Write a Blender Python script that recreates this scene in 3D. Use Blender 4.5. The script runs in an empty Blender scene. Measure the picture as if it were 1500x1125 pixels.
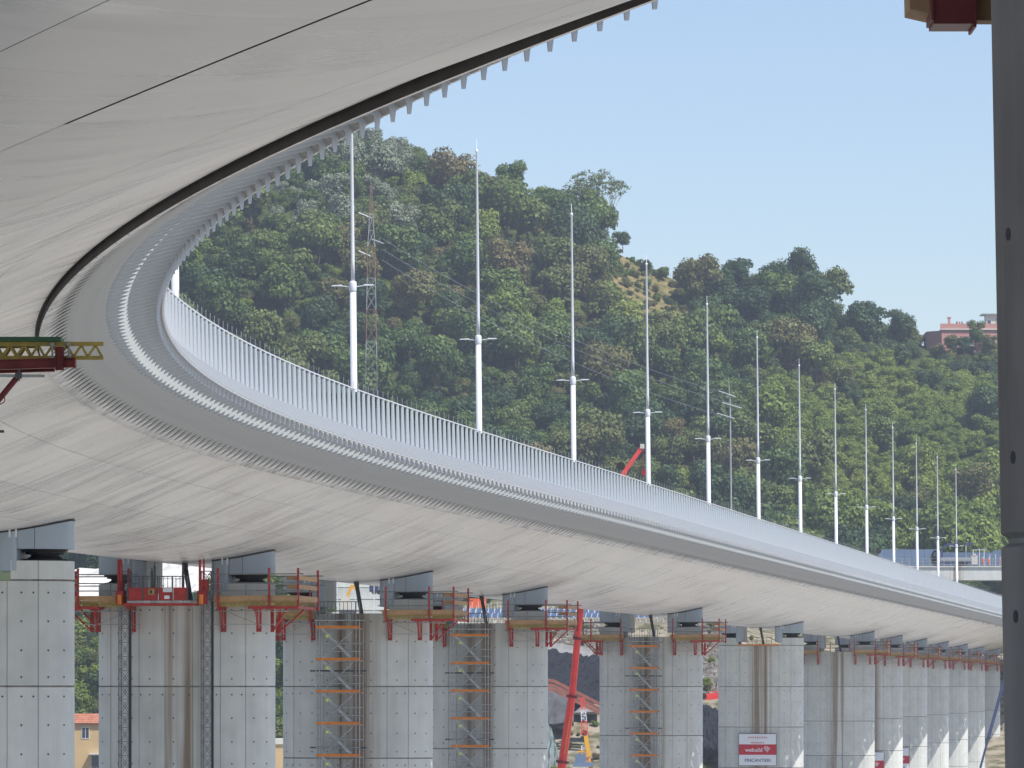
import bpy, bmesh, math, random
import numpy as np
from mathutils import Vector, Matrix
R = math.radians
sc = bpy.context.scene
C = sc.collection

# ------------------------------------------------------------------ camera, sky, sun, exposure
cam_d = bpy.data.cameras.new('camera'); cam = bpy.data.objects.new('camera', cam_d); C.objects.link(cam)
cam.location = (0, 0, 0); cam.rotation_euler = (R(90), 0, 0)
cam_d.sensor_width = 36; cam_d.lens = 178.8; cam_d.shift_y = 0.2957
cam_d.clip_start = 0.5; cam_d.clip_end = 9000
sc.camera = cam
SUN = Vector((0.899, -0.743, 1.75)).normalized()
EL = math.asin(SUN.z); AZ = math.atan2(SUN.x, SUN.y)
w = bpy.data.worlds.new('World'); sc.world = w; w.use_nodes = True
wn = w.node_tree.nodes; wl = w.node_tree.links
sky = wn.new('ShaderNodeTexSky'); sky.sky_type = 'NISHITA'; sky.sun_disc = False
sky.sun_elevation = EL; sky.sun_rotation = AZ; sky.air_density = 1.0; sky.dust_density = 0.6; sky.ozone_density = 2.0; sky.altitude = 100
bgn = wn['Background']; tint = wn.new('ShaderNodeVectorMath'); tint.operation = 'MULTIPLY'; tint.inputs[1].default_value = (.985, .968, 1.03); wl.new(sky.outputs[0], tint.inputs[0]); wl.new(tint.outputs[0], bgn.inputs[0]); bgn.inputs[1].default_value = 0.125
sd = bpy.data.lights.new('sun', 'SUN'); sd.energy = 5.0; sd.angle = R(0.5); sd.color = (1.0, 0.95, 0.87)
so = bpy.data.objects.new('sun', sd); C.objects.link(so); so.rotation_euler = SUN.to_track_quat('Z', 'Y').to_euler()
sc.view_settings.view_transform = 'Standard'; sc.view_settings.look = 'None'
sc.view_settings.exposure = 0.3; sc.view_settings.gamma = 1.0; sc.view_settings.use_curve_mapping = False
sc.cycles.volume_bounces = 0; sc.cycles.max_bounces = 6; sc.cycles.transparent_max_bounces = 16

# ------------------------------------------------------------------ materials
MATS = {}
def mat(name, col, rough=0.6, metal=0.0, spec=0.4, vary=0.0, nscale=1.0, col2=None, stretch=(1, 1, 1), bump=0.0, bscale=20, rnd=0.0, coords='Object', detail=6, coat=0.0):
    m = bpy.data.materials.new(name); m.use_nodes = True; MATS[name] = m
    nt = m.node_tree; N = nt.nodes; L = nt.links; b = N['Principled BSDF']
    b.inputs['Roughness'].default_value = rough; b.inputs['Metallic'].default_value = metal
    b.inputs['Specular IOR Level'].default_value = spec; b.inputs['Coat Weight'].default_value = coat
    c2 = col2 if col2 else tuple(max(0, c * (1 - vary)) for c in col)
    tc = N.new('ShaderNodeTexCoord'); mp = N.new('ShaderNodeMapping'); mp.inputs['Scale'].default_value = stretch
    L.new(tc.outputs[coords], mp.inputs[0])
    nz = N.new('ShaderNodeTexNoise'); nz.inputs['Scale'].default_value = nscale; nz.inputs['Detail'].default_value = detail
    L.new(mp.outputs[0], nz.inputs[0])
    rp = N.new('ShaderNodeValToRGB'); rp.color_ramp.elements[0].position = 0.35; rp.color_ramp.elements[1].position = 0.65
    rp.color_ramp.elements[0].color = (*c2, 1); rp.color_ramp.elements[1].color = (*col, 1)
    L.new(nz.outputs[0], rp.inputs[0]); out = rp.outputs[0]
    if rnd:
        oi = N.new('ShaderNodeObjectInfo'); mr = N.new('ShaderNodeMapRange'); mr.inputs[3].default_value = 1 - rnd; mr.inputs[4].default_value = 1 + rnd
        L.new(oi.outputs['Random'], mr.inputs[0]); mx = N.new('ShaderNodeVectorMath'); mx.operation = 'SCALE'
        L.new(out, mx.inputs[0]); L.new(mr.outputs[0], mx.inputs['Scale']); out = mx.outputs[0]
    L.new(out, b.inputs['Base Color'])
    if bump:
        n2 = N.new('ShaderNodeTexNoise'); n2.inputs['Scale'].default_value = bscale; n2.inputs['Detail'].default_value = 5
        L.new(mp.outputs[0], n2.inputs[0]); bp = N.new('ShaderNodeBump'); bp.inputs['Strength'].default_value = bump; bp.inputs['Distance'].default_value = 0.05
        L.new(n2.outputs[0], bp.inputs['Height']); L.new(bp.outputs[0], b.inputs['Normal'])
    return m

def steel_paint(name, col, col2, rough, spotty=0.5):
    """Painted plate steel of the hull: streaky reflections across the deck put into the colour, in deck coordinates (UV = metres along, metres across)."""
    m = bpy.data.materials.new(name); m.use_nodes = True; nt = m.node_tree; N = nt.nodes; L = nt.links; b = N['Principled BSDF']
    uv = N.new('ShaderNodeUVMap'); uv.uv_map = 'deck'
    def noise(sc_, scale, det=5):
        mp = N.new('ShaderNodeMapping'); mp.inputs['Scale'].default_value = sc_; L.new(uv.outputs[0], mp.inputs[0])
        n = N.new('ShaderNodeTexNoise'); n.inputs['Scale'].default_value = scale; n.inputs['Detail'].default_value = det; L.new(mp.outputs[0], n.inputs[0]); return n.outputs[0]
    a = noise((1, .25, 1), .55, 7); c = noise((.12, .35, 1), .8, 3); d = noise((1.1, .3, 1), 1.0, 3)
    r1 = N.new('ShaderNodeValToRGB'); r1.color_ramp.elements[0].position = .32; r1.color_ramp.elements[1].position = .7
    r1.color_ramp.elements[0].color = (*col2, 1); r1.color_ramp.elements[1].color = (*col, 1)
    add = N.new('ShaderNodeMath'); add.operation = 'ADD'; L.new(a, add.inputs[0]); L.new(c, add.inputs[1])
    add2 = N.new('ShaderNodeMath'); add2.operation = 'ADD'; L.new(add.outputs[0], add2.inputs[0]); L.new(d, add2.inputs[1])
    hf = N.new('ShaderNodeMath'); hf.operation = 'MULTIPLY'; hf.inputs[1].default_value = 1 / 3; L.new(add2.outputs[0], hf.inputs[0])
    st = N.new('ShaderNodeMapRange'); st.inputs[1].default_value = .40; st.inputs[2].default_value = .60; L.new(hf.outputs[0], st.inputs[0])
    L.new(st.outputs[0], r1.inputs[0])
    sp = N.new('ShaderNodeSeparateXYZ'); L.new(uv.outputs[0], sp.inputs[0]); dv = N.new('ShaderNodeMath'); dv.operation = 'DIVIDE'; dv.inputs[1].default_value = 5; L.new(sp.outputs[0], dv.inputs[0])
    fc = N.new('ShaderNodeMath'); fc.operation = 'PINGPONG'; fc.inputs[1].default_value = .5; L.new(dv.outputs[0], fc.inputs[0])
    wl_ = N.new('ShaderNodeMapRange'); wl_.inputs[1].default_value = .006; wl_.inputs[2].default_value = .012; wl_.inputs[3].default_value = .55; wl_.inputs[4].default_value = 0; L.new(fc.outputs[0], wl_.inputs[0])
    wm = N.new('ShaderNodeMath'); wm.operation = 'MULTIPLY'; L.new(wl_.outputs[0], wm.inputs[0]); L.new(c, wm.inputs[1])
    wx = N.new('ShaderNodeMix'); wx.data_type = 'RGBA'; wx.inputs[7].default_value = (.80, .79, .77, 1); L.new(wm.outputs[0], wx.inputs[0]); L.new(r1.outputs[0], wx.inputs[6])
    oi = N.new('ShaderNodeObjectInfo'); mr = N.new('ShaderNodeMapRange'); mr.inputs[3].default_value = .955; mr.inputs[4].default_value = 1.045
    L.new(oi.outputs['Random'], mr.inputs[0]); mx = N.new('ShaderNodeVectorMath'); mx.operation = 'SCALE'
    L.new(wx.outputs[2], mx.inputs[0]); L.new(mr.outputs[0], mx.inputs['Scale']); L.new(mx.outputs[0], b.inputs['Base Color'])
    rr = N.new('ShaderNodeMapRange'); rr.inputs[1].default_value = .4; rr.inputs[2].default_value = .6
    rr.inputs[3].default_value = rough - .1; rr.inputs[4].default_value = rough + .12
    L.new(hf.outputs[0], rr.inputs[0]); L.new(rr.outputs[0], b.inputs['Roughness'])
    b.inputs['Specular IOR Level'].default_value = .5
    n3 = noise((.5, .2, 1), 1.0, 2); bp = N.new('ShaderNodeBump'); bp.inputs['Strength'].default_value = .10; bp.inputs['Distance'].default_value = .05
    L.new(n3, bp.inputs['Height']); L.new(bp.outputs[0], b.inputs['Normal'])
    return m

def concrete(name):
    m = bpy.data.materials.new(name); m.use_nodes = True; nt = m.node_tree; N = nt.nodes; L = nt.links; b = N['Principled BSDF']
    tc = N.new('ShaderNodeTexCoord'); oi = N.new('ShaderNodeObjectInfo')
    geo = N.new('ShaderNodeNewGeometry')
    def noise(sc_, scale, det=6, co=None, rw=True):
        mp = N.new('ShaderNodeMapping'); mp.inputs['Scale'].default_value = sc_; L.new(co or tc.outputs['Object'], mp.inputs[0])
        n = N.new('ShaderNodeTexNoise'); n.noise_dimensions = '4D'; n.inputs['Scale'].default_value = scale; n.inputs['Detail'].default_value = det; L.new(mp.outputs[0], n.inputs[0])
        ms = N.new('ShaderNodeMath'); ms.operation = 'MULTIPLY'; ms.inputs[1].default_value = 37; L.new(oi.outputs['Random'], ms.inputs[0])
        if rw: L.new(ms.outputs[0], n.inputs['W'])
        return n.outputs[0]
    n1 = noise((1, 1, .12), 1.3, 8); n2 = noise((1, 1, 1), .9, 6); n3 = noise((1.5, 1.5, .03), 1.0, 5, geo.outputs['Position'], False)
    r1 = N.new('ShaderNodeValToRGB'); e = r1.color_ramp.elements
    e[0].position = .3; e[0].color = (.455, .475, .455, 1); e[1].position = .7; e[1].color = (.62, .635, .605, 1)
    ad = N.new('ShaderNodeMath'); ad.operation = 'ADD'; L.new(n1, ad.inputs[0]); L.new(n2, ad.inputs[1])
    hf = N.new('ShaderNodeMath'); hf.operation = 'MULTIPLY'; hf.inputs[1].default_value = .5; L.new(ad.outputs[0], hf.inputs[0]); L.new(hf.outputs[0], r1.inputs[0])
    # rust and water stain running down near the middle of the front (local x)
    sx = N.new('ShaderNodeSeparateXYZ'); L.new(tc.outputs['Object'], sx.inputs[0])
    cx = N.new('ShaderNodeMath'); cx.operation = 'SUBTRACT'; cx.inputs[1].default_value = .2; L.new(sx.outputs[0], cx.inputs[0])
    ab = N.new('ShaderNodeMath'); ab.operation = 'ABSOLUTE'; L.new(cx.outputs[0], ab.inputs[0])
    band = N.new('ShaderNodeMapRange'); band.inputs[1].default_value = .9; band.inputs[2].default_value = 1.7; band.inputs[3].default_value = 1; band.inputs[4].default_value = 0; L.new(ab.outputs[0], band.inputs[0])
    r2 = N.new('ShaderNodeMapRange'); r2.inputs[1].default_value = .43; r2.inputs[2].default_value = .60; L.new(n3, r2.inputs[0])
    mu = N.new('ShaderNodeMath'); mu.operation = 'MULTIPLY'; L.new(band.outputs[0], mu.inputs[0]); L.new(r2.outputs[0], mu.inputs[1])
    mu2 = N.new('ShaderNodeMath'); mu2.operation = 'MULTIPLY'; mu2.inputs[1].default_value = .85; L.new(mu.outputs[0], mu2.inputs[0])
    mx = N.new('ShaderNodeMix'); mx.data_type = 'RGBA'; mx.inputs[7].default_value = (.20, .13, .075, 1)
    L.new(mu2.outputs[0], mx.inputs[0]); L.new(r1.outputs[0], mx.inputs[6])
    tn = N.new('ShaderNodeMapRange'); tn.inputs[3].default_value = .93; tn.inputs[4].default_value = 1.05; L.new(oi.outputs['Random'], tn.inputs[0]); sc2 = N.new('ShaderNodeVectorMath'); sc2.operation = 'SCALE'; L.new(mx.outputs[2], sc2.inputs[0]); L.new(tn.outputs[0], sc2.inputs['Scale']); L.new(sc2.outputs[0], b.inputs['Base Color'])
    b.inputs['Roughness'].default_value = .8; b.inputs['Specular IOR Level'].default_value = .3
    bp = N.new('ShaderNodeBump'); bp.inputs['Strength'].default_value = .3; bp.inputs['Distance'].default_value = .02
    n4 = noise((1, 1, 1), 6, 6); L.new(n4, bp.inputs['Height']); L.new(bp.outputs[0], b.inputs['Normal'])
    return m

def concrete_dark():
    m = MC.copy(); m.name = 'shaded_concrete'  # darker copy of the concrete: the near pier's shade put into its colour
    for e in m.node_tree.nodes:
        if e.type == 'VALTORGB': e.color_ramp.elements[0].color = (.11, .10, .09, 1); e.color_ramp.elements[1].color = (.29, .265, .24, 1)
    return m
def leafmat(name, cols, rough=.55, trans=.25):
    m = bpy.data.materials.new(name); m.use_nodes = True; nt = m.node_tree; N = nt.nodes; L = nt.links; b = N['Principled BSDF']
    oi = N.new('ShaderNodeObjectInfo'); geo = N.new('ShaderNodeNewGeometry')
    nz = N.new('ShaderNodeTexNoise'); nz.inputs['Scale'].default_value = .02; nz.inputs['Detail'].default_value = 2; L.new(geo.outputs['Position'], nz.inputs[0])
    ad = N.new('ShaderNodeMath'); ad.operation = 'MULTIPLY_ADD'; ad.inputs[1].default_value = .6; L.new(oi.outputs['Random'], ad.inputs[0])
    sb = N.new('ShaderNodeMath'); sb.operation = 'MULTIPLY_ADD'; sb.inputs[1].default_value = 1.6; sb.inputs[2].default_value = -.6; L.new(nz.outputs[0], sb.inputs[0]); L.new(sb.outputs[0], ad.inputs[2])
    rp = N.new('ShaderNodeValToRGB'); rp.color_ramp.interpolation = 'LINEAR'; e = rp.color_ramp.elements
    for i, c in enumerate(cols):
        el = e[i] if i < 2 else e.new(.5)
        el.position = i / (len(cols) - 1); el.color = (*c, 1)
    L.new(ad.outputs[0], rp.inputs[0])
    ri = N.new('ShaderNodeMapRange'); ri.inputs[3].default_value = .7; ri.inputs[4].default_value = 1.3; L.new(geo.outputs['Random Per Island'], ri.inputs[0])
    mx = N.new('ShaderNodeVectorMath'); mx.operation = 'SCALE'; L.new(rp.outputs[0], mx.inputs[0]); L.new(ri.outputs[0], mx.inputs['Scale'])
    L.new(mx.outputs[0], b.inputs['Base Color']); b.inputs['Roughness'].default_value = rough; b.inputs['Specular IOR Level'].default_value = .25
    tr = N.new('ShaderNodeBsdfTranslucent'); L.new(mx.outputs[0], tr.inputs[0]); ms = N.new('ShaderNodeMixShader'); ms.inputs[0].default_value = trans
    L.new(b.outputs[0], ms.inputs[1]); L.new(tr.outputs[0], ms.inputs[2]); L.new(ms.outputs[0], N['Material Output'].inputs[0])
    return m

M_belly = steel_paint('hull_paint', (.635, .628, .61), (.555, .548, .535), .34)
M_wing = steel_paint('wing_paint', (.56, .565, .565), (.48, .485, .485), .28)
M_stripe = mat('stripe_paint', (.36, .385, .41), .5)
M_refl = mat('reflection_dark', (.215, .235, .25), .42, vary=.10, nscale=1.5, spec=.6)  # dark tone of the rib reflections, put into the wing plates
M_leg = mat('leg_paint', (.34, .40, .46), .35, vary=.12, nscale=.7, stretch=(1, 1, .3))
M_white = mat('white_paint', (.66, .68, .72), .3, vary=.04, nscale=2)
M_rail = mat('railing_paint', (.55, .58, .61), .4, vary=.08, nscale=1)
M_rib = mat('rib_paint', (.64, .70, .76), .4, vary=.12, nscale=2)
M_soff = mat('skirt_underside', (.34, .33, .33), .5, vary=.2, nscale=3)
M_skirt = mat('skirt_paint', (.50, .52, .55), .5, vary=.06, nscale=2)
M_black = mat('black_rubber', (.025, .022, .02), .7)
M_gut = mat('gutter_seal', (.06, .05, .045), .7, vary=.4, nscale=1.5)
M_conc = MC = concrete('cast_concrete'); M_shade_conc = concrete_dark()
M_hole = mat('hole_dark', (.05, .05, .05), .9)
M_joint = mat('joint_grey', (.27, .26, .24), .9, vary=.3, nscale=2)
M_mgrey = mat('mid_grey_steel', (.20, .21, .22), .5, vary=.3, nscale=4)
M_red = mat('red_paint', (.42, .035, .03), .45, vary=.35, nscale=3)
M_dred = mat('dark_red_steel', (.20, .025, .025), .5, vary=.4, nscale=3)
M_wood = mat('plywood', (.44, .27, .14), .7, vary=.3, nscale=3, rnd=.15)
M_yel = mat('yellow_timber', (.42, .32, .08), .6, vary=.3, nscale=4)
M_orange = mat('orange_board', (.70, .22, .03), .6, vary=.2, nscale=3)
M_galv = mat('galvanised_steel', (.40, .42, .43), .45, metal=.0, vary=.3, nscale=4)
M_dsteel = mat('dark_steel', (.10, .10, .11), .5, vary=.3, nscale=4)
M_green = mat('green_board', (.03, .10, .05), .6)
M_asph = mat('asphalt', (.05, .05, .052), .9)
M_crane = mat('crane_red', (.80, .06, .055), .35, vary=.15, nscale=1)
M_cyel = mat('crane_yellow', (.72, .36, .03), .45)
M_blue = mat('blue_paint', (.035, .05, .13), .45)
M_panel = mat('solar_blue', (.07, .11, .20), .2, spec=.6)
M_hivis = mat('hi_vis_yellow', (.65, .75, .05), .6)
M_org = mat('hi_vis_orange', (.80, .13, .03), .6)
M_navy = mat('navy_cloth', (.03, .04, .07), .8)
M_skin = mat('skin', (.50, .30, .20), .5)
M_pink = mat('pink_render', (.60, .30, .26), .85, vary=.15, nscale=.3)
M_ochre = mat('ochre_render', (.58, .42, .22), .85, vary=.12, nscale=.3)
M_tile = mat('terracotta_tiles', (.50, .20, .12), .85, vary=.25, nscale=.8)
M_cream = mat('cream_render', (.62, .60, .52), .85, vary=.08, nscale=.3)
M_win = mat('window_glass', (.03, .04, .06), .08, spec=.6)
M_teal = mat('teal_shutter', (.03, .14, .13), .6)
M_rock = mat('rubble', (.36, .33, .29), .95, vary=.5, nscale=.7, bump=.6, bscale=2)
M_grwall = mat('grey_wall', (.26, .26, .26), .9, vary=.25, nscale=.8)
M_dark = mat('slope_shade_dark', (.012, .015, .024), .85, vary=.5, nscale=.4, bump=.5, bscale=1.5)  # shade on the cut slopes, put into a near-black colour
M_white_sheet = mat('white_shotcrete', (.66, .65, .62), .9, vary=.25, nscale=.15, bump=.4, bscale=.5)
M_barrier = mat('barrier_blue_grey', (.14, .20, .30), .5, vary=.1, nscale=.3)
M_bark = mat('bark', (.16, .13, .10), .9, vary=.4, nscale=2)
M_pale_bark = mat('pale_bark', (.34, .31, .26), .9, vary=.3, nscale=2)
M_signwhite = mat('sign_white', (.72, .75, .80), .5)
M_signred = mat('sign_red', (.50, .025, .045), .5)
M_signblue = mat('sign_navy', (.02, .035, .13), .5)
M_leaf = leafmat('leaves_mixed', [(.068, .112, .032), (.092, .150, .038), (.128, .185, .044), (.165, .210, .052), (.150, .155, .052)])
M_dleaf = leafmat('leaves_dark', [(.044, .082, .034), (.060, .104, .038), (.080, .130, .044)])
M_bleaf = leafmat('leaves_bright', [(.135, .20, .038), (.185, .25, .045), (.235, .28, .06)])
M_sleaf = leafmat('leaves_silver', [(.19, .23, .15), (.24, .28, .19), (.20, .23, .13)])
M_oleaf = leafmat('leaves_olive_brown', [(.15, .155, .05), (.18, .17, .06), (.18, .14, .065)])

# glass of the wind screen
M_glass = bpy.data.materials.new('screen_glass'); M_glass.use_nodes = True
_n = M_glass.node_tree.nodes; _l = M_glass.node_tree.links; _n.clear()
o_ = _n.new('ShaderNodeOutputMaterial'); mx_ = _n.new('ShaderNodeMixShader'); tr_ = _n.new('ShaderNodeBsdfTransparent'); gl_ = _n.new('ShaderNodeBsdfGlossy')
fr_ = _n.new('ShaderNodeFresnel'); fr_.inputs[0].default_value = 1.14; gl_.inputs['Roughness'].default_value = .03; gl_.inputs[0].default_value = (.95, .98, 1, 1); tr_.inputs[0].default_value = (.90, .94, .95, 1)
_l.new(fr_.outputs[0], mx_.inputs[0]); _l.new(tr_.outputs[0], mx_.inputs[1]); _l.new(gl_.outputs[0], mx_.inputs[2]); _l.new(mx_.outputs[0], o_.inputs[0])

# ------------------------------------------------------------------ helpers
class MB:
    def __init__(s): s.v = []; s.f = []; s.uv = None; s.mi = []
    def add(s, vs, fs, mi=0):
        k = len(s.v); s.v += [tuple(p) for p in vs]; s.f += [tuple(i + k for i in f) for f in fs]; s.mi += [mi] * len(fs)
    def box(s, x0, x1, y0, y1, z0, z1, mi=0):
        v = [(x, y, z) for z in (z0, z1) for x, y in ((x0, y0), (x1, y0), (x1, y1), (x0, y1))]
        s.add(v, [(3, 2, 1, 0), (4, 5, 6, 7), (0, 1, 5, 4), (1, 2, 6, 5), (2, 3, 7, 6), (3, 0, 4, 7)], mi)
    def bar(s, a, b, w_, h_=None, mi=0, up=(0, 0, 1)):
        a = Vector(a); b = Vector(b); d = (b - a); h_ = h_ or w_
        if d.length < 1e-6: return
        d.normalize(); u = Vector(up)
        if abs(d.dot(u)) > .97: u = Vector((0, 1, 0))
        x = d.cross(u).normalized(); y = x.cross(d).normalized()
        v = [p + x * (i * w_ / 2) + y * (j * h_ / 2) for p in (a, b) for i, j in ((-1, -1), (1, -1), (1, 1), (-1, 1))]
        s.add(v, [(0, 1, 2, 3), (7, 6, 5, 4), (0, 4, 5, 1), (1, 5, 6, 2), (2, 6, 7, 3), (3, 7, 4, 0)], mi)
    def tube(s, a, b, r0, r1=None, n=8, mi=0):
        a = Vector(a); b = Vector(b); r1 = r0 if r1 is None else r1; d = (b - a).normalized()
        u = Vector((0, 0, 1)) if abs(d.z) < .95 else Vector((0, 1, 0)); x = d.cross(u).normalized(); y = x.cross(d)
        v = [p + (x * math.cos(2 * math.pi * i / n) + y * math.sin(2 * math.pi * i / n)) * r for p, r in ((a, r0), (b, r1)) for i in range(n)]
        s.add(v, [(i, (i + 1) % n, n + (i + 1) % n, n + i) for i in range(n)] + [tuple(range(n))[::-1], tuple(range(n, 2 * n))], mi)
    def lathe(s, prof, n=12, c=(0, 0, 0), mi=0):
        k = []
        for r, z in prof: k += [(c[0] + r * math.cos(2 * math.pi * i / n), c[1] + r * math.sin(2 * math.pi * i / n), c[2] + z) for i in range(n)]
        fs = [(j * n + i, j * n + (i + 1) % n, (j + 1) * n + (i + 1) % n, (j + 1) * n + i) for j in range(len(prof) - 1) for i in range(n)]
        s.add(k, fs + [tuple(range(n))[::-1], tuple(range((len(prof) - 1) * n, len(prof) * n))], mi)
    def prism(s, poly, z0, z1, mi=0):
        n = len(poly); v = [(x, y, z0) for x, y in poly] + [(x, y, z1) for x, y in poly]
        s.add(v, [(i, (i + 1) % n, n + (i + 1) % n, n + i) for i in range(n)] + [tuple(range(n))[::-1], tuple(range(n, 2 * n))], mi)
    def mesh(s, name, mats, smooth=False, uv=None):
        me = bpy.data.meshes.new(name); me.from_pydata(s.v, [], s.f)
        for m in (mats if isinstance(mats, (list, tuple)) else [mats]): me.materials.append(m)
        if any(s.mi): me.polygons.foreach_set('material_index', s.mi)
        if smooth: me.polygons.foreach_set('use_smooth', [True] * len(me.polygons))
        if uv is not None:
            l = me.uv_layers.new(name='deck'); idx = np.empty(len(me.loops), dtype=np.int32); me.loops.foreach_get('vertex_index', idx)
            l.data.foreach_set('uv', np.array(uv, dtype=np.float32)[idx].ravel())
        me.update(); return me
def link(name, me, parent=None, loc=(0, 0, 0), rotz=0):
    o = bpy.data.objects.new(name, me); C.objects.link(o); o.location = loc; o.rotation_euler = (0, 0, rotz)
    if parent: o.parent = parent
    return o
def part(name, mb, m, parent, smooth=False): return link(name, mb.mesh(name, m, smooth), parent)
def tag(o, label=None, cat=None, group=None, kind=None):
    if label: o['label'] = label
    if cat: o['category'] = cat
    if group: o['group'] = group
    if kind: o['kind'] = kind
    return o
def thing(name, label, cat, loc=(0, 0, 0), rotz=0, group=None):
    o = bpy.data.objects.new(name, None); C.objects.link(o); o.location = loc; o.rotation_euler = (0, 0, rotz); o.empty_display_size = .5
    return tag(o, label, cat, group)
def copy_tree(o, parent=None):
    c = o.copy(); C.objects.link(c); c.parent = parent
    for ch in KIDS.get(o.name, []): copy_tree(ch, c)
    return c
KIDS = {}
def note_kids(root):
    for o in list(C.objects):
        if o.parent: KIDS.setdefault(o.parent.name, [])
        if o.parent and o not in KIDS[o.parent.name]: KIDS[o.parent.name].append(o)
ORD = ['first', 'second', 'third', 'fourth', 'fifth', 'sixth', 'seventh', 'eighth', 'ninth', 'tenth', 'eleventh', 'twelfth', 'thirteenth', 'fourteenth', 'fifteenth', 'sixteenth']

# ------------------------------------------------------------------ alignment of the bridge
KN = [-420, -330, -290, -260, -235, -210, -185, -160, -135, -110, -85, -60, -35, -10, 20, 60]
KV = [0.0012, 0.0012, 0.0012, 0.0015, 0.0034, 0.003194, 0.002992, 0.002878, 0.002477, 0.00183, 0.00113, 0.000549, 0.000176, -0.000014, -0.000123, 0]
DS = .5; T0 = -400.; T1 = 760.
_t = np.arange(T1, T0 - DS, -DS); _ph = .150303 - np.cumsum(np.interp(_t, KN, KV) * DS) + 0
_X = np.cumsum(-np.sin(_ph) * DS); _Y = np.cumsum(-np.cos(_ph) * DS); _i0 = int(T1 / DS)
_X += -9.9245 - _X[_i0]; _Y += 321.034 - _Y[_i0]
_t, _ph, _X, _Y = _t[::-1], _ph[::-1], _X[::-1], _Y[::-1]
def fr(t): return float(np.interp(t, _t, _X)), float(np.interp(t, _t, _Y)), float(np.interp(t, _t, _ph))
def P(t, n, h):
    x, y, p = fr(t); return (x + n * math.cos(p), y - n * math.sin(p), h)
def belly(n):
    n = abs(n)
    return 6.6 + .029 * n * n if n <= 7.2 else (8.103 + (n - 7.2) * .426 if n <= 10.9 else 9.679 + (n - 10.9) * .33)
TA, TB = -375, 712

deck = thing('bridge_deck', 'long curved steel bridge deck with a pale grey hull underside, seen from below', 'bridge', P(0, 0, 0))
DL = Vector(deck.location)
def dlink(name, me, kind=None):
    o = link(name, me, deck); 
    if kind: o['kind'] = kind
    return o
def strip(prof, ts, thick=None):
    """surface swept along the deck; returns MB and uv"""
    mb = MB(); uv = []; k = len(prof)
    for t in ts:
        for n, h in prof:
            mb.v.append(tuple(Vector(P(t, n, h)) - DL)); uv.append((t, n))
    for i in range(len(ts) - 1):
        for j in range(k - 1):
            mb.f.append((i * k + j, (i + 1) * k + j, (i + 1) * k + j + 1, i * k + j + 1)); mb.mi.append(0)
    return mb, uv
def grid(t0, t1, step): 
    n = max(1, int(round((t1 - t0) / step))); return [t0 + (t1 - t0) * i / n for i in range(n + 1)]
# hull plates: strips across, 5 m long, 12 mm joints
STR = [(9.3, 11.7), (6.6, 9.3), (4.0, 6.6), (0.9, 4.0), (-1.4, 0.9)]
LSTR = [(-4.0, -1.4), (-6.6, -4.0), (-9.3, -6.6), (-11.7, -9.3)]
def plate(t, a, b, g0=.006, g1=.006, L=5.0):
    prof = [(a + g0 + (b - a - g0 - g1) * i / 4, 0) for i in range(5)]; prof = [(n, belly(n)) for n, _ in prof]
    ts = [t + .005, t + L / 2, t + L - .005]
    mb, uv = strip(prof, ts); return mb, uv
rest = MB(); rest_uv = []
cnt = 0
for i in range(int((TB - TA) / 5)):
    t = TA + 5 * i
    for (a, b) in STR + LSTR:
        g0 = .022 if (a == 0.9 and t < -266) else .006
        g1 = .022 if (b == 0.9 and t < -266) else .006
        mb, uv = plate(t, a, b, g0, g1)
        if (a, b) in STR and -275 <= t < 20 and cnt < 298:
            cnt += 1; dlink('hull_plate', mb.mesh('hull_plate', M_belly, True, uv))
        else:
            k = len(rest.v); rest.v += mb.v; rest.f += [tuple(q + k for q in f) for f in mb.f]; rest.mi += mb.mi; rest_uv += uv
o = dlink('hull_plating', rest.mesh('hull_plating', M_belly, True, rest_uv), 'stuff')
mb, uv = strip([(n, belly(n) + .05) for n in np.linspace(-11.7, 11.7, 17)], grid(TA, -264, 4)); dlink('hull_backing', mb.mesh('hull_backing', M_gut, True, uv))
mb, uv = strip([(n, belly(n) + .05) for n in np.linspace(-11.7, 11.7, 17)], grid(-264, TB, 4)); dlink('hull_backing', mb.mesh('hull_backing', M_belly, True, uv))
for s in (1, -1):
    pr = [(11.7 * s, belly(11.7) - .005), (11.7 * s, belly(11.7) + .08), (11.80 * s, belly(11.7) + .08), (11.80 * s, 9.76)]
    mb, uv = strip(pr, grid(TA, TB, 2.5)); dlink('gutter_seal', mb.mesh('gutter_seal', M_gut, False, uv))
    pr = [(11.80 * s, 9.76), (11.84 * s, 9.75), (12.3 * s, 10.02), (12.8 * s, 10.28), (13.3 * s, 10.55), (13.6 * s, 10.82), (13.85 * s, 11.12), (14.0 * s, 11.5), (14.05 * s, 11.95)]
    mb, uv = strip(pr, grid(TA, TB, 2.5)); dlink('wing_shell', mb.mesh('wing_shell', M_wing, True, uv))
# road slab, asphalt, kerbs, median
mb, uv = strip([(-14.1, 11.70), (-14.1, 11.98), (14.1, 11.98), (14.1, 11.70)], grid(TA, TB, 5)); dlink('road_slab', mb.mesh('road_slab', M_conc))
mb, uv = strip([(-13.6, 11.985), (13.6, 11.985)], grid(TA, TB, 5)); dlink('road_surface', mb.mesh('road_surface', M_asph))
for n in (-14.3, 14.3):
    mb, uv = strip([(n - .15, 11.96), (n - .15, 12.2), (n + .15, 12.2), (n + .15, 11.90), (n - .15, 11.90), (n - .15, 11.96)], grid(TA, TB, 2.5)); dlink('edge_kerb', mb.mesh('edge_kerb', M_skirt))
mb, uv = strip([(-.3, 12.0), (-.12, 12.8), (.12, 12.8), (.3, 12.0)], grid(TA, TB, 5)); dlink('median_barrier', mb.mesh('median_barrier', M_conc))

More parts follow.
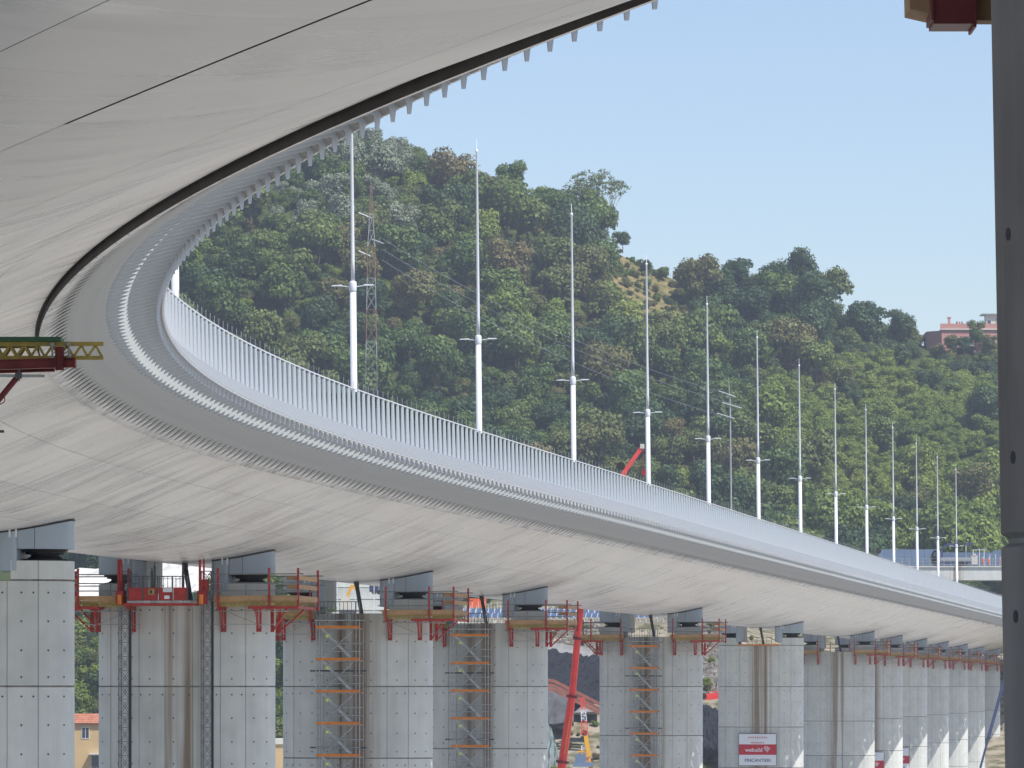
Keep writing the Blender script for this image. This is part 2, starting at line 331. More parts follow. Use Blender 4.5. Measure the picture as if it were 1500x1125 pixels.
# outer ribs, skirt panels, railing posts, glass: one of each per 1.5 m bay
def bay_xf(t):
    x, y, p = fr(t); return Matrix.Translation(Vector((x, y, 0)) - DL) @ Matrix.Rotation(-p, 4, 'Z')
def extr(poly, y0, y1, mi=0):
    """polygon in (n,h), extruded along the deck"""
    mb = MB(); n = len(poly); mb.add([(a, y0, b) for a, b in poly] + [(a, y1, b) for a, b in poly],
        [tuple(range(n))[::-1], tuple(range(n, 2 * n))] + [(i, (i + 1) % n, n + (i + 1) % n, n + i) for i in range(n)], mi); return mb
rib_poly = [(13.60, 10.86), (14.0, 10.93), (14.45, 11.13), (15.20, 11.32), (15.235, 11.0), (15.30, 11.0), (15.34, 11.34), (14.74, 11.98), (14.55, 11.88), (14.10, 11.88)]
rib_mb = extr(rib_poly, -.03, .03)
ribt_mb = extr([(a, b) for a, b in rib_poly], -.03, .03)
SK = [(14.80, 12.04), (15.39, 11.27), (15.43, 11.27), (15.43, 11.31), (14.84, 12.08), (14.80, 12.08)]
skirt_mb = extr(SK, .04, .68); e_ = extr(SK, .75, 1.38); skirt_mb.add(e_.v, e_.f)
for y0_, y1_ in ((.02, .95),): skirt_mb.box(14.50, 14.80, y0_, y1_, 12.02, 12.05)  # added slot cover, open beside each rib so sun patches land there
for q in range(4):
    yy = .10 + q * .32; e_ = extr([(14.86, 12.07), (15.43, 11.32), (15.46, 11.34), (14.89, 12.10)], yy, yy + .09); skirt_mb.add(e_.v, e_.f, 2)
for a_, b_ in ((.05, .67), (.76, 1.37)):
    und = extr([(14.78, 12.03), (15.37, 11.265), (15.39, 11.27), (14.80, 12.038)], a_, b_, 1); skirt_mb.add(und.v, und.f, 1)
# added dark toothed plates imitating rib reflections on the wing, one per bay
LP = [(12.78, 10.255), (12.95, 10.35), (13.3, 10.535), (13.6, 10.80), (13.84, 11.10)]
refl_mb = MB(); cols_ = [(-.735 + .18375 * q_, .03 * (q_ % 2)) for q_ in range(9)]
for n_, h_ in LP:
    for y_, dz_ in cols_: refl_mb.v.append((n_, y_, h_ - .018 - dz_))
for a_ in range(len(LP) - 1):
    for b_ in range(8): refl_mb.f.append((a_ * 9 + b_, a_ * 9 + b_ + 1, (a_ + 1) * 9 + b_ + 1, (a_ + 1) * 9 + b_)); refl_mb.mi.append(0)
k_ = len(refl_mb.v); refl_mb.v.append((12.02, .45, 9.845)); 
for b_ in range(8): refl_mb.f.append((k_, b_ + 1, b_)); refl_mb.mi.append(0)
post_mb = extr([(14.29, 12.2), (14.58, 12.2), (14.51, 14.05), (14.40, 14.05)], -.02, .02)
post_mb.box(14.436, 14.454, -.009, .009, 14.05, 14.40, 1)
post_mb.box(14.34, 14.42, -.05, .05, 13.62, 13.74)
post_mb.box(14.40, 14.52, -.04, .04, 12.2, 12.28)
glass_mb = MB(); glass_mb.box(14.435, 14.447, .06, 1.44, 12.30, 13.95)
def flip(mb):
    m = MB(); m.v = [(-x, y, z) for x, y, z in mb.v]; m.f = [f[::-1] for f in mb.f]; m.mi = list(mb.mi); return m
def bays(name, mb, mats, lim_t0, lim_n, step=1.5, smooth=False, t0=TA + 2, sides=(1, -1), every=1):
    me = mb.mesh(name, mats, smooth); restm = MB(); c = 0
    V = np.array([(*v, 1) for v in mb.v])
    for side in sides:
        src = mb if side == 1 else flip(mb); VV = np.array([(*v, 1) for v in src.v])
        i = 0; t = t0
        while t < TB - 2:
            M = bay_xf(t)
            if side == 1 and t >= lim_t0 and c < lim_n:
                o = dlink(name, me); o.matrix_local = M; c += 1
            else:
                W = VV @ np.array(M).T; restm.add(W[:, :3].tolist(), src.f); restm.mi[-len(src.f):] = src.mi
            t += step
    if restm.v: dlink(name + '_run', restm.mesh(name + '_run', mats, smooth), 'stuff')
bays('rib', rib_mb, M_rib, -262, 295)
bays('skirt_panel', skirt_mb, [M_skirt, M_soff, M_stripe], -262, 295)
bays('railing_post', post_mb, [M_rail, M_galv], -170, 295)
bays('reflection_teeth', refl_mb, M_refl, -262, 295)
bays('glass_pane', glass_mb, M_glass, -170, 295, sides=(1,))
for s in (1, -1):
    mb = MB(); ts = grid(TA, TB, 1.5)
    for a, b in zip(ts[:-1], ts[1:]):
        mb.bar(Vector(P(a, 14.445 * s, 14.06)) - DL, Vector(P(b, 14.445 * s, 14.06)) - DL, .06, .05)
    dlink('handrail', mb.mesh('handrail', M_white))
# small lifting lug and two open hatches on the wing, as seen far along
# ------------------------------------------------------------------ piers and the steel legs that stand on them
A_, B_ = 4.78, 2.0
def sup(n, e=2.3): return B_ * (max(0, 1 - abs(n / A_) ** e)) ** (1 / e)
GR = [-3.85, -2.2, -.75, .75, 2.2, 3.5]
def outline(grooves=True, n0=-A_, n1=A_, inset=0.0):
    xs = sorted(set([round(A_ * math.sin(R(a)), 4) for a in range(-90, 91, 5)] + [round(q * A_ * math.sin(R(87.5)), 4) for q in (-1, 1)]))
    xs = [x for x in xs if n0 < x < n1]
    front = []
    pts = sorted(xs + ([g for g in GR if n0 + .1 < g < n1 - .1] if grooves else []) + ([n0] if n0 > -A_ else []) + ([n1] if n1 < A_ else []) + ([-A_] if n0 <= -A_ else []) + ([A_] if n1 >= A_ else []))
    for x in pts:
        y = sup(x)
        if grooves and x in GR: front += [(x - .03, y), (x - .02, y - .04), (x + .02, y - .04), (x + .03, y)]
        else: front.append((x, y))
    k = 1 - inset / 3.0
    fr_ = [(x * (1 - inset / A_), -y * k) for x, y in front]; bk = [(x * (1 - inset / A_), y * k) for x, y in reversed(front)]
    res = []
    for p in fr_ + bk:
        if not res or (abs(p[0] - res[-1][0]) + abs(p[1] - res[-1][1])) > 1e-4: res.append(p)
    if abs(res[0][0] - res[-1][0]) + abs(res[0][1] - res[-1][1]) < 1e-4: res.pop()
    return res
def lift_mesh(name, z0, z1, n0=-A_, n1=A_):
    o0 = outline(True, n0, n1); o1 = outline(True, n0, n1, .045); mb = MB(); n = len(o0)
    rings = [(o1, z0), (o1, z0 + .03), (o0, z0 + .06), (o0, z1 - .02), (o1, z1)]
    for ol, z in rings: mb.v += [(x, y, z) for x, y in ol]
    for j in range(len(rings) - 1): mb.f += [(j * n + i, j * n + (i + 1) % n, (j + 1) * n + (i + 1) % n, (j + 1) * n + i) for i in range(n)]
    mb.f += [tuple(range(n))[::-1], tuple(range((len(rings) - 1) * n, len(rings) * n))]; mb.mi = [0] * len(mb.f)
    for q in list(range(0, 2 * n)) + list(range(3 * n, 4 * n)): mb.mi[q] = 1
    return mb.mesh(name, [M_conc, M_joint])
def holes_mesh():
    mb = MB(); random.seed(5)
    for row, zz in enumerate((-.42, -1.66, -2.92, -4.08)):
        ns = [-4.4, -3.4, -2.6, -1.6, -.3, 1.2, 2.8, 3.9, 4.5]
        if row == 0: ns = ns + [-3.95, -2.1, -.9, .55, 2.0, 3.3]
        for n in ns:
            for s in (-1, 1):
                y = s * sup(n); dy = (sup(n + .02) - sup(n - .02)) / .04 * s
                nv = Vector((-dy, 1, 0)).normalized() * s
                if s == -1: nv = Vector((dy, -1, 0)).normalized()
                c = Vector((n, y, zz)); mb.tube(c - nv * .03, c + nv * .004, .045, n=8)
    return mb.mesh('tie_holes', M_hole)
ME_lift = lift_mesh('concrete_lift', -4.5, 0)
ME_top = lift_mesh('concrete_lift', 0, 4.6)
ME_ped = {s: lift_mesh('pedestal', 4.605, 5.48, *((2.35, A_) if s > 0 else (-A_, -2.35))) for s in (1, -1)}
ME_holes = holes_mesh()
bm_ = MB(); bm_.lathe([(1.05, 0), (1.05, .07), (.8, .10), (.62, .20), (.62, .27), (.85, .30), (.85, .40), (1.0, .42), (1.0, .495)], 24)
ME_bearing = bm_.mesh('bearing', M_black)
def leg_meshes(s):
    mb = MB()
    def blk(n0, n1, zb):
        ol = outline(False, n0 * s if s > 0 else -n1, n1 * s if s > 0 else -n0)
        n = len(ol); mb.add([(x, y, zb) for x, y in ol] + [(x, y, belly(x) + .03) for x, y in ol], [(i, (i + 1) % n, n + (i + 1) % n, n + i) for i in range(n)], 0); mb.add([(x, y, zb) for x, y in ol], [tuple(range(n))[::-1]])
    blk(2.6, A_, 5.98); blk(1.75, 2.599, 5.02)
    jb = MB(); ol = outline(False, *((1.75, A_) if s > 0 else (-A_, -1.75))); ol = [(x * 1.004, y * 1.008) for x, y in ol]; n = len(ol)
    jb.add([(x, y, belly(x) - .045) for x, y in ol] + [(x, y, belly(x) + .02) for x, y in ol], [(i, (i + 1) % n, n + (i + 1) % n, n + i) for i in range(n)])
    sb = MB(); sb.box(3.35 * s - .012, 3.35 * s + .012, -sup(3.35) - .006, -sup(3.35) + .01, 5.99, belly(3.35) - .05)
    lm_ = mb.mesh('steel_leg', M_leg)
    for f_ in lm_.polygons: f_.use_smooth = abs(f_.normal.z) < .5 and abs(f_.normal.x) < .985
    return lm_, jb.mesh('joint_seal', M_black), sb.mesh('plate_seam', M_dsteel)
ME_leg = {s: leg_meshes(s) for s in (1, -1)}
PIERS = {}
pier_ks = [-6, -5, -4, -3, -2, -1, 0, 1, 3, 5, 7, 8, 9, 10, 11, 12, 13]
vis = [k for k in pier_ks if k >= -2]
for k in pier_ks:
    t = 50. * k; x, y, p = fr(t); x += .2 * math.cos(p); y -= .2 * math.sin(p); loc = (x, y, 0); rz = -p; zb = 0
    if k == -6: loc = (7.00, 29.8, .89); rz = R(30.7)
    if k == -5: loc = (fr(t)[0] - 1.8, fr(t)[1] + .5, 0)
    if k >= -2: lab = 'oval concrete bridge pier, %s counted from the left' % ORD[vis.index(k)] if vis.index(k) else 'oval concrete bridge pier cut by the left frame edge, with no work platform'
    elif k == -6: lab = 'dark concrete bridge pier close up along the right frame edge'
    else: lab = 'concrete bridge pier under the curved deck, outside the left frame edge'
    pr = thing('concrete_pier', lab, 'bridge pier', loc, rz, 'concrete piers carrying the bridge deck'); PIERS[k] = pr
    if k == -6: pr.rotation_euler = (0, R(-1.3), rz)
    MT, ML = ME_top, ME_lift
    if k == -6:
        MT, ML = ME_top.copy(), ME_lift.copy(); MT.materials[0] = M_shade_conc; ML.materials[0] = M_shade_conc
    nl = 7 if k > -5 else (5 if k == -5 else 3)
    link('concrete_lift', MT, pr)
    h0 = link('tie_holes', ME_holes, pr, (0, 0, 4.5)); h0['kind'] = 'stuff'
    for j in range(nl):
        link('concrete_lift', ML, pr, (0, 0, -4.5 * j)); h = link('tie_holes', ME_holes, pr, (0, 0, -4.5 * j)); h['kind'] = 'stuff'
    for s in (1, -1):
        link('pedestal', ME_ped[s], pr); link('bearing', ME_bearing, pr, (3.5 * s, 0, 5.482))
        M = Matrix.Translation(Vector((loc[0], loc[1], 0)) - DL) @ Matrix.Rotation(-p, 4, 'Z')
        if k > -6:
            for nm, me in zip(('steel_leg', 'joint_seal', 'plate_seam'), ME_leg[s]):
                o = dlink(nm, me); o.matrix_local = M

# pairs of small white lugs hanging from the hull in front of each leg
for k in pier_ks:
    if k < -4: continue
    x, y, p = fr(50. * k); M = Matrix.Translation(Vector((x + .2, y, 0)) - DL) @ Matrix.Rotation(-p, 4, 'Z')
    for n in (2.45, -2.9):
        for d_ in (0, .28):
            m = MB(); m.box(n + d_ - .035, n + d_ + .035, -2.6, -2.5, belly(n) - .32, belly(n) + .02); o = dlink('lifting_lug', m.mesh('lifting_lug', M_white)); o.matrix_local = M
# tie holes on the close pier
from mathutils.bvhtree import BVHTree
pr = PIERS[-6]; bpy.context.view_layer.update()
for me_, dz in ((ME_top, 0), (ME_lift, 0), (ME_lift, -4.5)):
    Mw = pr.matrix_world @ Matrix.Translation((0, 0, dz)); bv = BVHTree.FromPolygons([Mw @ v.co for v in me_.vertices], [tuple(p_.vertices) for p_ in me_.polygons])
    for px_, py_ in ((1477, 343), (1484, 670), (1488, 903)):
        d_ = Vector(((px_ - 750) / 7450, 1, (1006 - py_) / 7450)).normalized(); hit = bv.ray_cast(Vector((0, 0, 0)), d_)
        if hit[0] is not None:
            q, nv = hit[0], hit[1]; mb = MB(); mb.tube(q - nv * .03, q + nv * .002, .036, n=14); o = link('tie_hole', mb.mesh('tie_hole', M_hole)); o.parent = pr; o.matrix_parent_inverse = pr.matrix_world.inverted()
# ------------------------------------------------------------------ terrain
RU = [-900, -200, 0, 240, 430, 520, 560, 600, 640, 690, 745, 800, 860, 900, 940, 1000, 1045, 1100, 1200, 1222, 1270, 1340, 1370, 1460, 1600, 2300]
RY = [60, 60, 80, 118, 165, 205, 226, 245, 275, 292, 302, 316, 330, 372, 392, 418, 430, 436, 448, 478, 494, 500, 506, 512, 525, 560]
def ridge(u): return (1006 - float(np.interp(u, RU, RY))) * 1400 / 7450
_PR = {
 -200: [(0, -2.6), (25, -4), (80, -32), (880, -32), (1000, -22), (1075, -17), (1100, -12), (1180, 12)],
 150: [(0, -2.6), (25, -4), (80, -32), (880, -32), (1000, -22), (1075, -17), (1100, -12), (1180, 14)],
 380: [(0, -2.6), (25, -4), (80, -32), (880, -32), (950, -20), (1010, 4), (1030, 12), (1100, 15), (1180, 26)],
 500: [(0, -2.6), (25, -4), (80, -32), (880, -32), (940, -14), (985, 6), (1000, 12.3), (1080, 14.5), (1180, 30)],
 1060: [(0, -2.6), (25, -4), (80, -32), (860, -28), (940, -14), (985, 6), (1000, 12.3), (1080, 14.5), (1180, 30)],
 1250: [(0, -2.6), (25, -4), (80, -32), (860, -28), (980, -8), (1020, 4), (1045, 11), (1100, 16), (1180, 28)],
 1480: [(0, -2.6), (25, -4), (80, -32), (860, -28), (980, -6), (1024, 4), (1045, 15), (1100, 18), (1180, 28)],
}
_PU = sorted(_PR)
def hnoise(x, y):
    return 2.2 * math.sin(x * .031 + 1.3) * math.cos(y * .027) + 1.3 * math.sin(x * .083 + y * .047) + .8 * math.sin(y * .11 - x * .06)
def terr(x, y):
    u = 750 + 7450 * x / max(y, 140)
    def prof(k): a = _PR[k]; return float(np.interp(y, [q[0] for q in a], [q[1] for q in a]))
    if u <= _PU[0]: b = prof(_PU[0])
    elif u >= _PU[-1]: b = prof(_PU[-1])
    else:
        for a, c in zip(_PU[:-1], _PU[1:]):
            if a <= u <= c: f = (u - a) / (c - a); b = prof(a) * (1 - f) + prof(c) * f; break
    if y > 1180:
        r = ridge(u); b0 = b
        if y <= 1400: f = (y - 1180) / 220; f = f * (1.12 - .12 * f); b = b0 + (r - b0) * min(1, f) 
        else: b = r - (y - 1400) * .16
        b += hnoise(x, y) * min(1, (y - 1180) / 60) * (.35 if y > 1360 else 1)
    return b
ys = list(range(-200, 130, 15)) + list(range(130, 880, 50)) + list(range(880, 1440, 8)) + list(range(1440, 1800, 30)) + [1900, 2200, 2800, 3600, 5000, 7500]
us = list(range(-200, 1700, 14))
def xof(i, y):  # fan-shaped grid, wider with distance
    u = [-9000, -5000, -3000, -1800, -1200, -800, -400][i] if i < 7 else None
    return u
UA = [-14000, -9000, -6000, -4000, -2600, -1800, -1200, -800, -500, -300] + us + [1800, 2000, 2300, 2800, 3500, 4500, 6000, 9000, 14000]
mb = MB()
for y in ys:
    for u in UA: x = (u - 750) / 7450 * max(y, 700 if y < 880 else y); mb.v.append((x, y, terr(x, y) if y < 1900 else (-60 if y > 2500 else -20)))
k = len(UA)
for j in range(len(ys) - 1):
    for i in range(k - 1): mb.f.append((j * k + i, j * k + i + 1, (j + 1) * k + i + 1, (j + 1) * k + i)); mb.mi.append(0)
M_ground = bpy.data.materials.new('ground_cover'); M_ground.use_nodes = True
nt = M_ground.node_tree; N = nt.nodes; L = nt.links; b = N['Principled BSDF']; b.inputs['Roughness'].default_value = .95; b.inputs['Specular IOR Level'].default_value = .1
geo = N.new('ShaderNodeNewGeometry'); sx = N.new('ShaderNodeSeparateXYZ'); L.new(geo.outputs['Position'], sx.inputs[0])
nz = N.new('ShaderNodeTexNoise'); nz.inputs['Scale'].default_value = .35; nz.inputs['Detail'].default_value = 8; L.new(geo.outputs['Position'], nz.inputs[0])
gr = N.new('ShaderNodeValToRGB'); e = gr.color_ramp.elements; e[0].position = .35; e[0].color = (.035, .052, .018, 1); e[1].position = .65; e[1].color = (.075, .09, .03, 1); L.new(nz.outputs[0], gr.inputs[0])
dr = N.new('ShaderNodeValToRGB'); e = dr.color_ramp.elements; e[0].position = .35; e[0].color = (.34, .32, .28, 1); e[1].position = .65; e[1].color = (.50, .485, .455, 1); L.new(nz.outputs[0], dr.inputs[0])
n2 = N.new('ShaderNodeTexNoise'); n2.inputs['Scale'].default_value = .06; n2.inputs['Detail'].default_value = 4; L.new(geo.outputs['Position'], n2.inputs[0])
a1 = N.new('ShaderNodeMath'); a1.operation = 'MULTIPLY_ADD'; a1.inputs[1].default_value = 60; L.new(n2.outputs[0], a1.inputs[0]); L.new(sx.outputs[1], a1.inputs[2])
f1 = N.new('ShaderNodeMapRange'); f1.inputs[1].default_value = 1125; f1.inputs[2].default_value = 1150; L.new(a1.outputs[0], f1.inputs[0])
f0 = N.new('ShaderNodeMapRange'); f0.inputs[1].default_value = 905; f0.inputs[2].default_value = 925; L.new(sx.outputs[1], f0.inputs[0])
sl_ = N.new('ShaderNodeMix'); sl_.data_type = 'RGBA'; L.new(f0.outputs[0], sl_.inputs[0]); L.new(dr.outputs[0], sl_.inputs[6])
d2 = N.new('ShaderNodeValToRGB'); e = d2.color_ramp.elements; e[0].position = .38; e[0].color = (.10, .10, .05, 1); e[1].position = .6; e[1].color = (.32, .28, .22, 1); L.new(nz.outputs[0], d2.inputs[0]); L.new(d2.outputs[0], sl_.inputs[7])
mx = N.new('ShaderNodeMix'); mx.data_type = 'RGBA'; L.new(f1.outputs[0], mx.inputs[0]); L.new(sl_.outputs[2], mx.inputs[6]); L.new(gr.outputs[0], mx.inputs[7])
dp = N.new('ShaderNodeVectorMath'); dp.operation = 'SUBTRACT'; dp.inputs[1].default_value = (36, 1368, 0); L.new(geo.outputs['Position'], dp.inputs[0])
dm = N.new('ShaderNodeVectorMath'); dm.operation = 'MULTIPLY'; dm.inputs[1].default_value = (.062, .018, 0); L.new(dp.outputs[0], dm.inputs[0])
dl_ = N.new('ShaderNodeVectorMath'); dl_.operation = 'LENGTH'; L.new(dm.outputs[0], dl_.inputs[0])
dr_ = N.new('ShaderNodeMapRange'); dr_.inputs[1].default_value = .75; dr_.inputs[2].default_value = 1.15; dr_.inputs[3].default_value = 1; dr_.inputs[4].default_value = 0; L.new(dl_.outputs['Value'], dr_.inputs[0])
gd = N.new('ShaderNodeMix'); gd.data_type = 'RGBA'; gn = N.new('ShaderNodeValToRGB'); e = gn.color_ramp.elements; e[0].position = .38; e[0].color = (.09, .10, .035, 1); e[1].position = .6; e[1].color = (.24, .185, .085, 1); L.new(nz.outputs[0], gn.inputs[0]); L.new(gn.outputs[0], gd.inputs[7]); L.new(dr_.outputs[0], gd.inputs[0]); L.new(mx.outputs[2], gd.inputs[6]); L.new(gd.outputs[2], b.inputs['Base Color'])
terrain = link('hillside', mb.mesh('hillside', M_ground, True)); terrain['kind'] = 'structure'
# ------------------------------------------------------------------ lighting masts on the deck centreline
m = MB(); m.lathe([(.34, 0), (.34, .06), (.25, .10), (.235, .6), (.205, 13.0)], 14); MEP = m.mesh('pole', M_white, True)
m = MB(); m.lathe([(.22, 12.95), (.235, 13.0), (.235, 13.5), (.2, 13.58), (.13, 13.62)], 14); MEC = m.mesh('collar', M_white, True)
m = MB(); m.lathe([(.13, 13.6), (.12, 15), (.075, 26.9), (.11, 26.95), (.11, 27.1), (.02, 27.15), (.015, 27.9)], 12); MET = m.mesh('upper_pole', M_white, True)
MEA = {}; MEL = {}
for s in (1, -1):
    m = MB(); m.bar((.18 * s, 0, 13.25), (.78 * s, 0, 13.33), .07, .06); MEA[s] = m.mesh('arm', M_white)
    m = MB(); m.add([(.7 * s, -.13, 13.30), (1.4 * s, -.10, 13.31), (1.4 * s, .10, 13.31), (.7 * s, .13, 13.30), (.72 * s, -.12, 13.40), (1.3 * s, -.09, 13.37), (1.3 * s, .09, 13.37), (.72 * s, .12, 13.40)],
        [(0, 1, 2, 3), (7, 6, 5, 4), (0, 4, 5, 1), (1, 5, 6, 2), (2, 6, 7, 3), (3, 7, 4, 0)]); MEL[s] = m.mesh('lamp_head', M_white)
for i, k in enumerate(range(-1, 13)):
    x, y, p = fr(50. * k)
    t = thing('lamp_mast', 'tall white lighting mast behind the railing, %s in the row from the left' % ORD[i], 'light mast', (x - (.35 if k == -1 else 0), y, 12.0), -p, 'white lighting masts along the bridge deck')
    t.rotation_euler = (0, R(-.5), -p)
    for nm, me in (('pole', MEP), ('collar', MEC), ('upper_pole', MET), ('arm', MEA[1]), ('arm', MEA[-1]), ('lamp_head', MEL[1]), ('lamp_head', MEL[-1])): link(nm, me, t)

# ------------------------------------------------------------------ red and timber work platforms round the pier heads
def lattice(mb, a, b, d, pitch=.3, wch=.07, wd=.06):
    a = Vector(a); b = Vector(b); n = max(2, int((b - a).length / (pitch / 2))); up = Vector((0, 0, d))
    mb.bar(a, b, wch, .055); mb.bar(a + up, b + up, wch, .055)
    for i in range(n):
        p = a + (b - a) * i / n; q = a + (b - a) * (i + 1) / n
        mb.bar(p if i % 2 else p + up, q + up if i % 2 else q, wd, .045)
def platform_parts(s):
    """s = +1 right end, -1 left end; pier-local coordinates"""
    out = []
    def X(mb): return mb if s == 1 else flip(mb)
    m = MB(); m.box(2.1, 6.6, -3.3, 2.6, 4.50, 4.545); out.append(('floor_board', X(m), M_wood))
    # cut-out is inside the pier; the floor rests on it
    for y0, y1 in ((-3.34, -3.30),):
        m = MB(); m.box(2.15, 6.62, y0, y1, 4.55, 4.80); out.append(('toe_board', X(m), M_wood))
    m = MB(); lattice(m, (2.2, -3.2, 4.27), (6.5, -3.2, 4.27), .2); out.append(('lattice_beam', X(m), M_yel))
    m = MB(); lattice(m, (2.2, -2.3, 4.27), (6.5, -2.3, 4.27), .2); out.append(('lattice_beam', X(m), M_yel))
    m = MB(); lattice(m, (2.2, 2.4, 4.27), (6.5, 2.4, 4.27), .2); out.append(('lattice_beam', X(m), M_yel))
    for x in (2.45, 4.4, 6.5):
        m = MB(); m.box(x - .09, x + .09, -3.4, 2.6, 4.12, 4.24); out.append(('cross_beam', X(m), M_red))
    for y in (-3.36,):
        m = MB(); m.box(4.0, 6.72, y - .05, y + .05, 4.10, 4.24); out.append(('edge_channel', X(m), M_red))
    for x in (2.45, 4.35):
        m = MB(); m.box(x - .13, x - .04, -2.25, -2.05, 2.9, 4.12); m.box(x + .04, x + .13, -2.25, -2.05, 2.9, 4.12); m.box(x - .12, x + .12, -2.22, -2.1, 2.92, 3.1); m.tube((x, -2.35, 3.2), (x, -3.1, 4.1), .055)
        out.append(('bracket', X(m), M_red))
    m = MB(); m.tube((4.95, -1.2, 3.0), (5.9, -2.4, 4.12), .05); out.append(('strut', X(m), M_red))
    m = MB(); m.tube((4.95, .9, 3.0), (6.1, 1.4, 4.12), .05); out.append(('strut', X(m), M_red))
    for y in (-1.2, .9):
        m = MB(); m.box(4.8, 4.98, y - .1, y + .1, 2.9, 4.12); out.append(('bracket', X(m), M_red))
    for x, y in ((2.4, -3.42), (5.15, -3.42), (6.66, -3.2), (6.66, 2.4), (2.6, 2.65)):
        m = MB(); m.box(x - .055, x + .055, y - .055, y + .055, 4.05, 6.25); out.append(('guard_post', X(m), M_red))
    for z in (5.05, 5.45, 5.92):
        m = MB(); m.tube((1.9, -3.50, z), (7.0, -3.50, z + .02), .03); out.append(('guard_rail', X(m), M_mgrey))
    m = MB(); m.tube((1.9, 2.74, 5.45), (6.9, 2.74, 5.45), .03); m.tube((1.9, 2.74, 5.95), (6.9, 2.74, 5.95), .03); out.append(('guard_rail', X(m), M_mgrey))
    for z in (5.15, 5.62):
        m = MB(); m.box(6.60, 6.64, -2.9, 2.5, z, z + .24); out.append(('side_board', X(m), M_wood))
        m = MB(); m.box(6.0, 6.60, -2.94, -2.90, z, z + .24); out.append(('side_board', X(m), M_wood))
    m = MB(); m.box(6.62, 6.66, -3.3, 2.5, 4.55, 4.80); out.append(('toe_board', X(m), M_wood))
    m = MB(); m.tube((2.0, -2.45, 4.02), (6.0, -2.45, 4.0), .03); m.tube((2.0, -2.4, 3.3), (5.2, -2.4, 3.3), .022); m.tube((2.6, -2.4, 4.0), (4.6, -2.4, 3.2), .02); out.append(('brace_tube', X(m), M_galv))
    return out
PLAT = {s: [(n, mb.mesh(n, m)) for n, mb, m in platform_parts(s)] for s in (1, -1)}
def add_platform(k, s, label, tweak=(0, 0, 0)):
    pr = PIERS[k]; t = thing('work_platform', label, 'work platform', Vector(pr.location) + Vector(tweak), pr.rotation_euler[2], 'red and timber work platforms around the pier heads')
    for n, me in PLAT[s]: link(n, me, t)
    return t
for k in (-1, 0, 1, 3, 7, 8, 9, 10, 11, 12, 13):
    i = vis.index(k)
    for s in ((1, -1) if k != -2 else (-1,)):
        add_platform(k, s, 'red and timber work platform at the %s end of the %s pier from the left' % ('right' if s > 0 else 'left', ORD[i]))
pf = add_platform(-2, -1, 'timber work platform on the far end of the pier cut by the left frame edge')
# orange topped walkway on the plain pier with the site sign
def walkway(k, label):
    pr = PIERS[k]; t = thing('pier_walkway', label, 'walkway', (*pr.location[:2], 0), pr.rotation_euler[2])
    m = MB(); m.box(-2.25, 2.3, -2.15, -1.0, 4.62, 4.68); part('floor_board', m, M_wood, t)
    m = MB(); m.box(-2.3, 2.32, -2.22, -2.16, 4.60, 4.74); part('toe_board', m, M_orange, t)
    for x in np.linspace(-1.3, 1.4, 6):
        m = MB(); m.box(x - .025, x + .025, -2.15, -2.1, 4.68, 5.55); part('guard_post', m, M_yel, t)
    for z in (5.1, 5.5):
        m = MB(); m.tube((-1.4, -2.13, z), (1.5, -2.13, z), .025); part('guard_rail', m, M_dsteel, t)
walkway(5, 'narrow walkway with an orange edge board on top of the pier bearing the large sign')
# hanging dark drain pipe between the legs of every pier
for k in (-1, 0, 1, 3, 5, 7, 8, 9):
    pr = PIERS[k]; t = thing('drain_pipe', 'dark slanting pipe between the deck and the top of the %s pier from the left' % ORD[vis.index(k)], 'pipe', (*pr.location[:2], 4.6), pr.rotation_euler[2], 'dark drain pipes above the piers')
    m = MB(); m.tube((.0, -.6, 2.02), (.05, -.6, 1.75), .17, .16, 10); part('socket', m, M_dsteel, t)
    m = MB(); m.tube((.05, -.6, 1.75), (.42, -1.0, 0.0), .13, .13, 10); part('pipe', m, M_dsteel, t)

# near platform at the left edge (pier k=-5)
t = thing('work_platform', 'close-up red steel and yellow lattice work platform reaching in at the left edge', 'work platform', (-8.72, 71.2, 4.0), 0, 'near work platforms')
m = MB(); m.box(-3, 2.41, -.12, .5, .832, .893); part('deck_board', m, M_green, t)
m = MB(); m.bar((-3, 0, .79), (3.0, 0, .80), .05, .06); m.bar((-3, 0, .615), (3.0, 0, .605), .05, .055)
for i in range(30):
    x = 2.98 - i * .2; m.bar((x, 0, .62), (x - .09, 0, .78), .034, .04, up=(0, 1, 0)); m.bar((x - .09, 0, .78), (x - .2, 0, .62), .034, .04, up=(0, 1, 0))
part('lattice_beam', m, M_yel, t)
m = MB(); m.bar((-3, .3, .78), (2.05, .3, .79), .05, .06); m.bar((-3, .3, .605), (2.05, .3, .60), .05, .055)
for i in range(26):
    x = 1.98 - i * .2; m.bar((x, .3, .62), (x - .09, .3, .78), .034, .04, up=(0, 1, 0)); m.bar((x - .09, .3, .78), (x - .2, .3, .62), .034, .04, up=(0, 1, 0))
part('lattice_beam', m, M_yel, t)
m = MB(); m.bar((-3, -.12, .36), (2.62, -.12, .53), .02, .13); m.bar((-3, -.12, .30), (2.62, -.12, .47), .10, .012); m.bar((-3, -.12, .43), (2.62, -.12, .595), .10, .012); part('main_beam', m, M_dred, t)
m = MB(); m.bar((-3, .18, .32), (2.3, .18, .49), .02, .13); m.bar((-3, .18, .26), (2.3, .18, .43), .10, .012); part('main_beam', m, M_dred, t)
m = MB(); m.box(2.46, 2.62, -.16, -.14, .47, .56); m.box(2.60, 2.625, -.2, -.02, .45, .60); part('end_plate', m, M_dred, t)
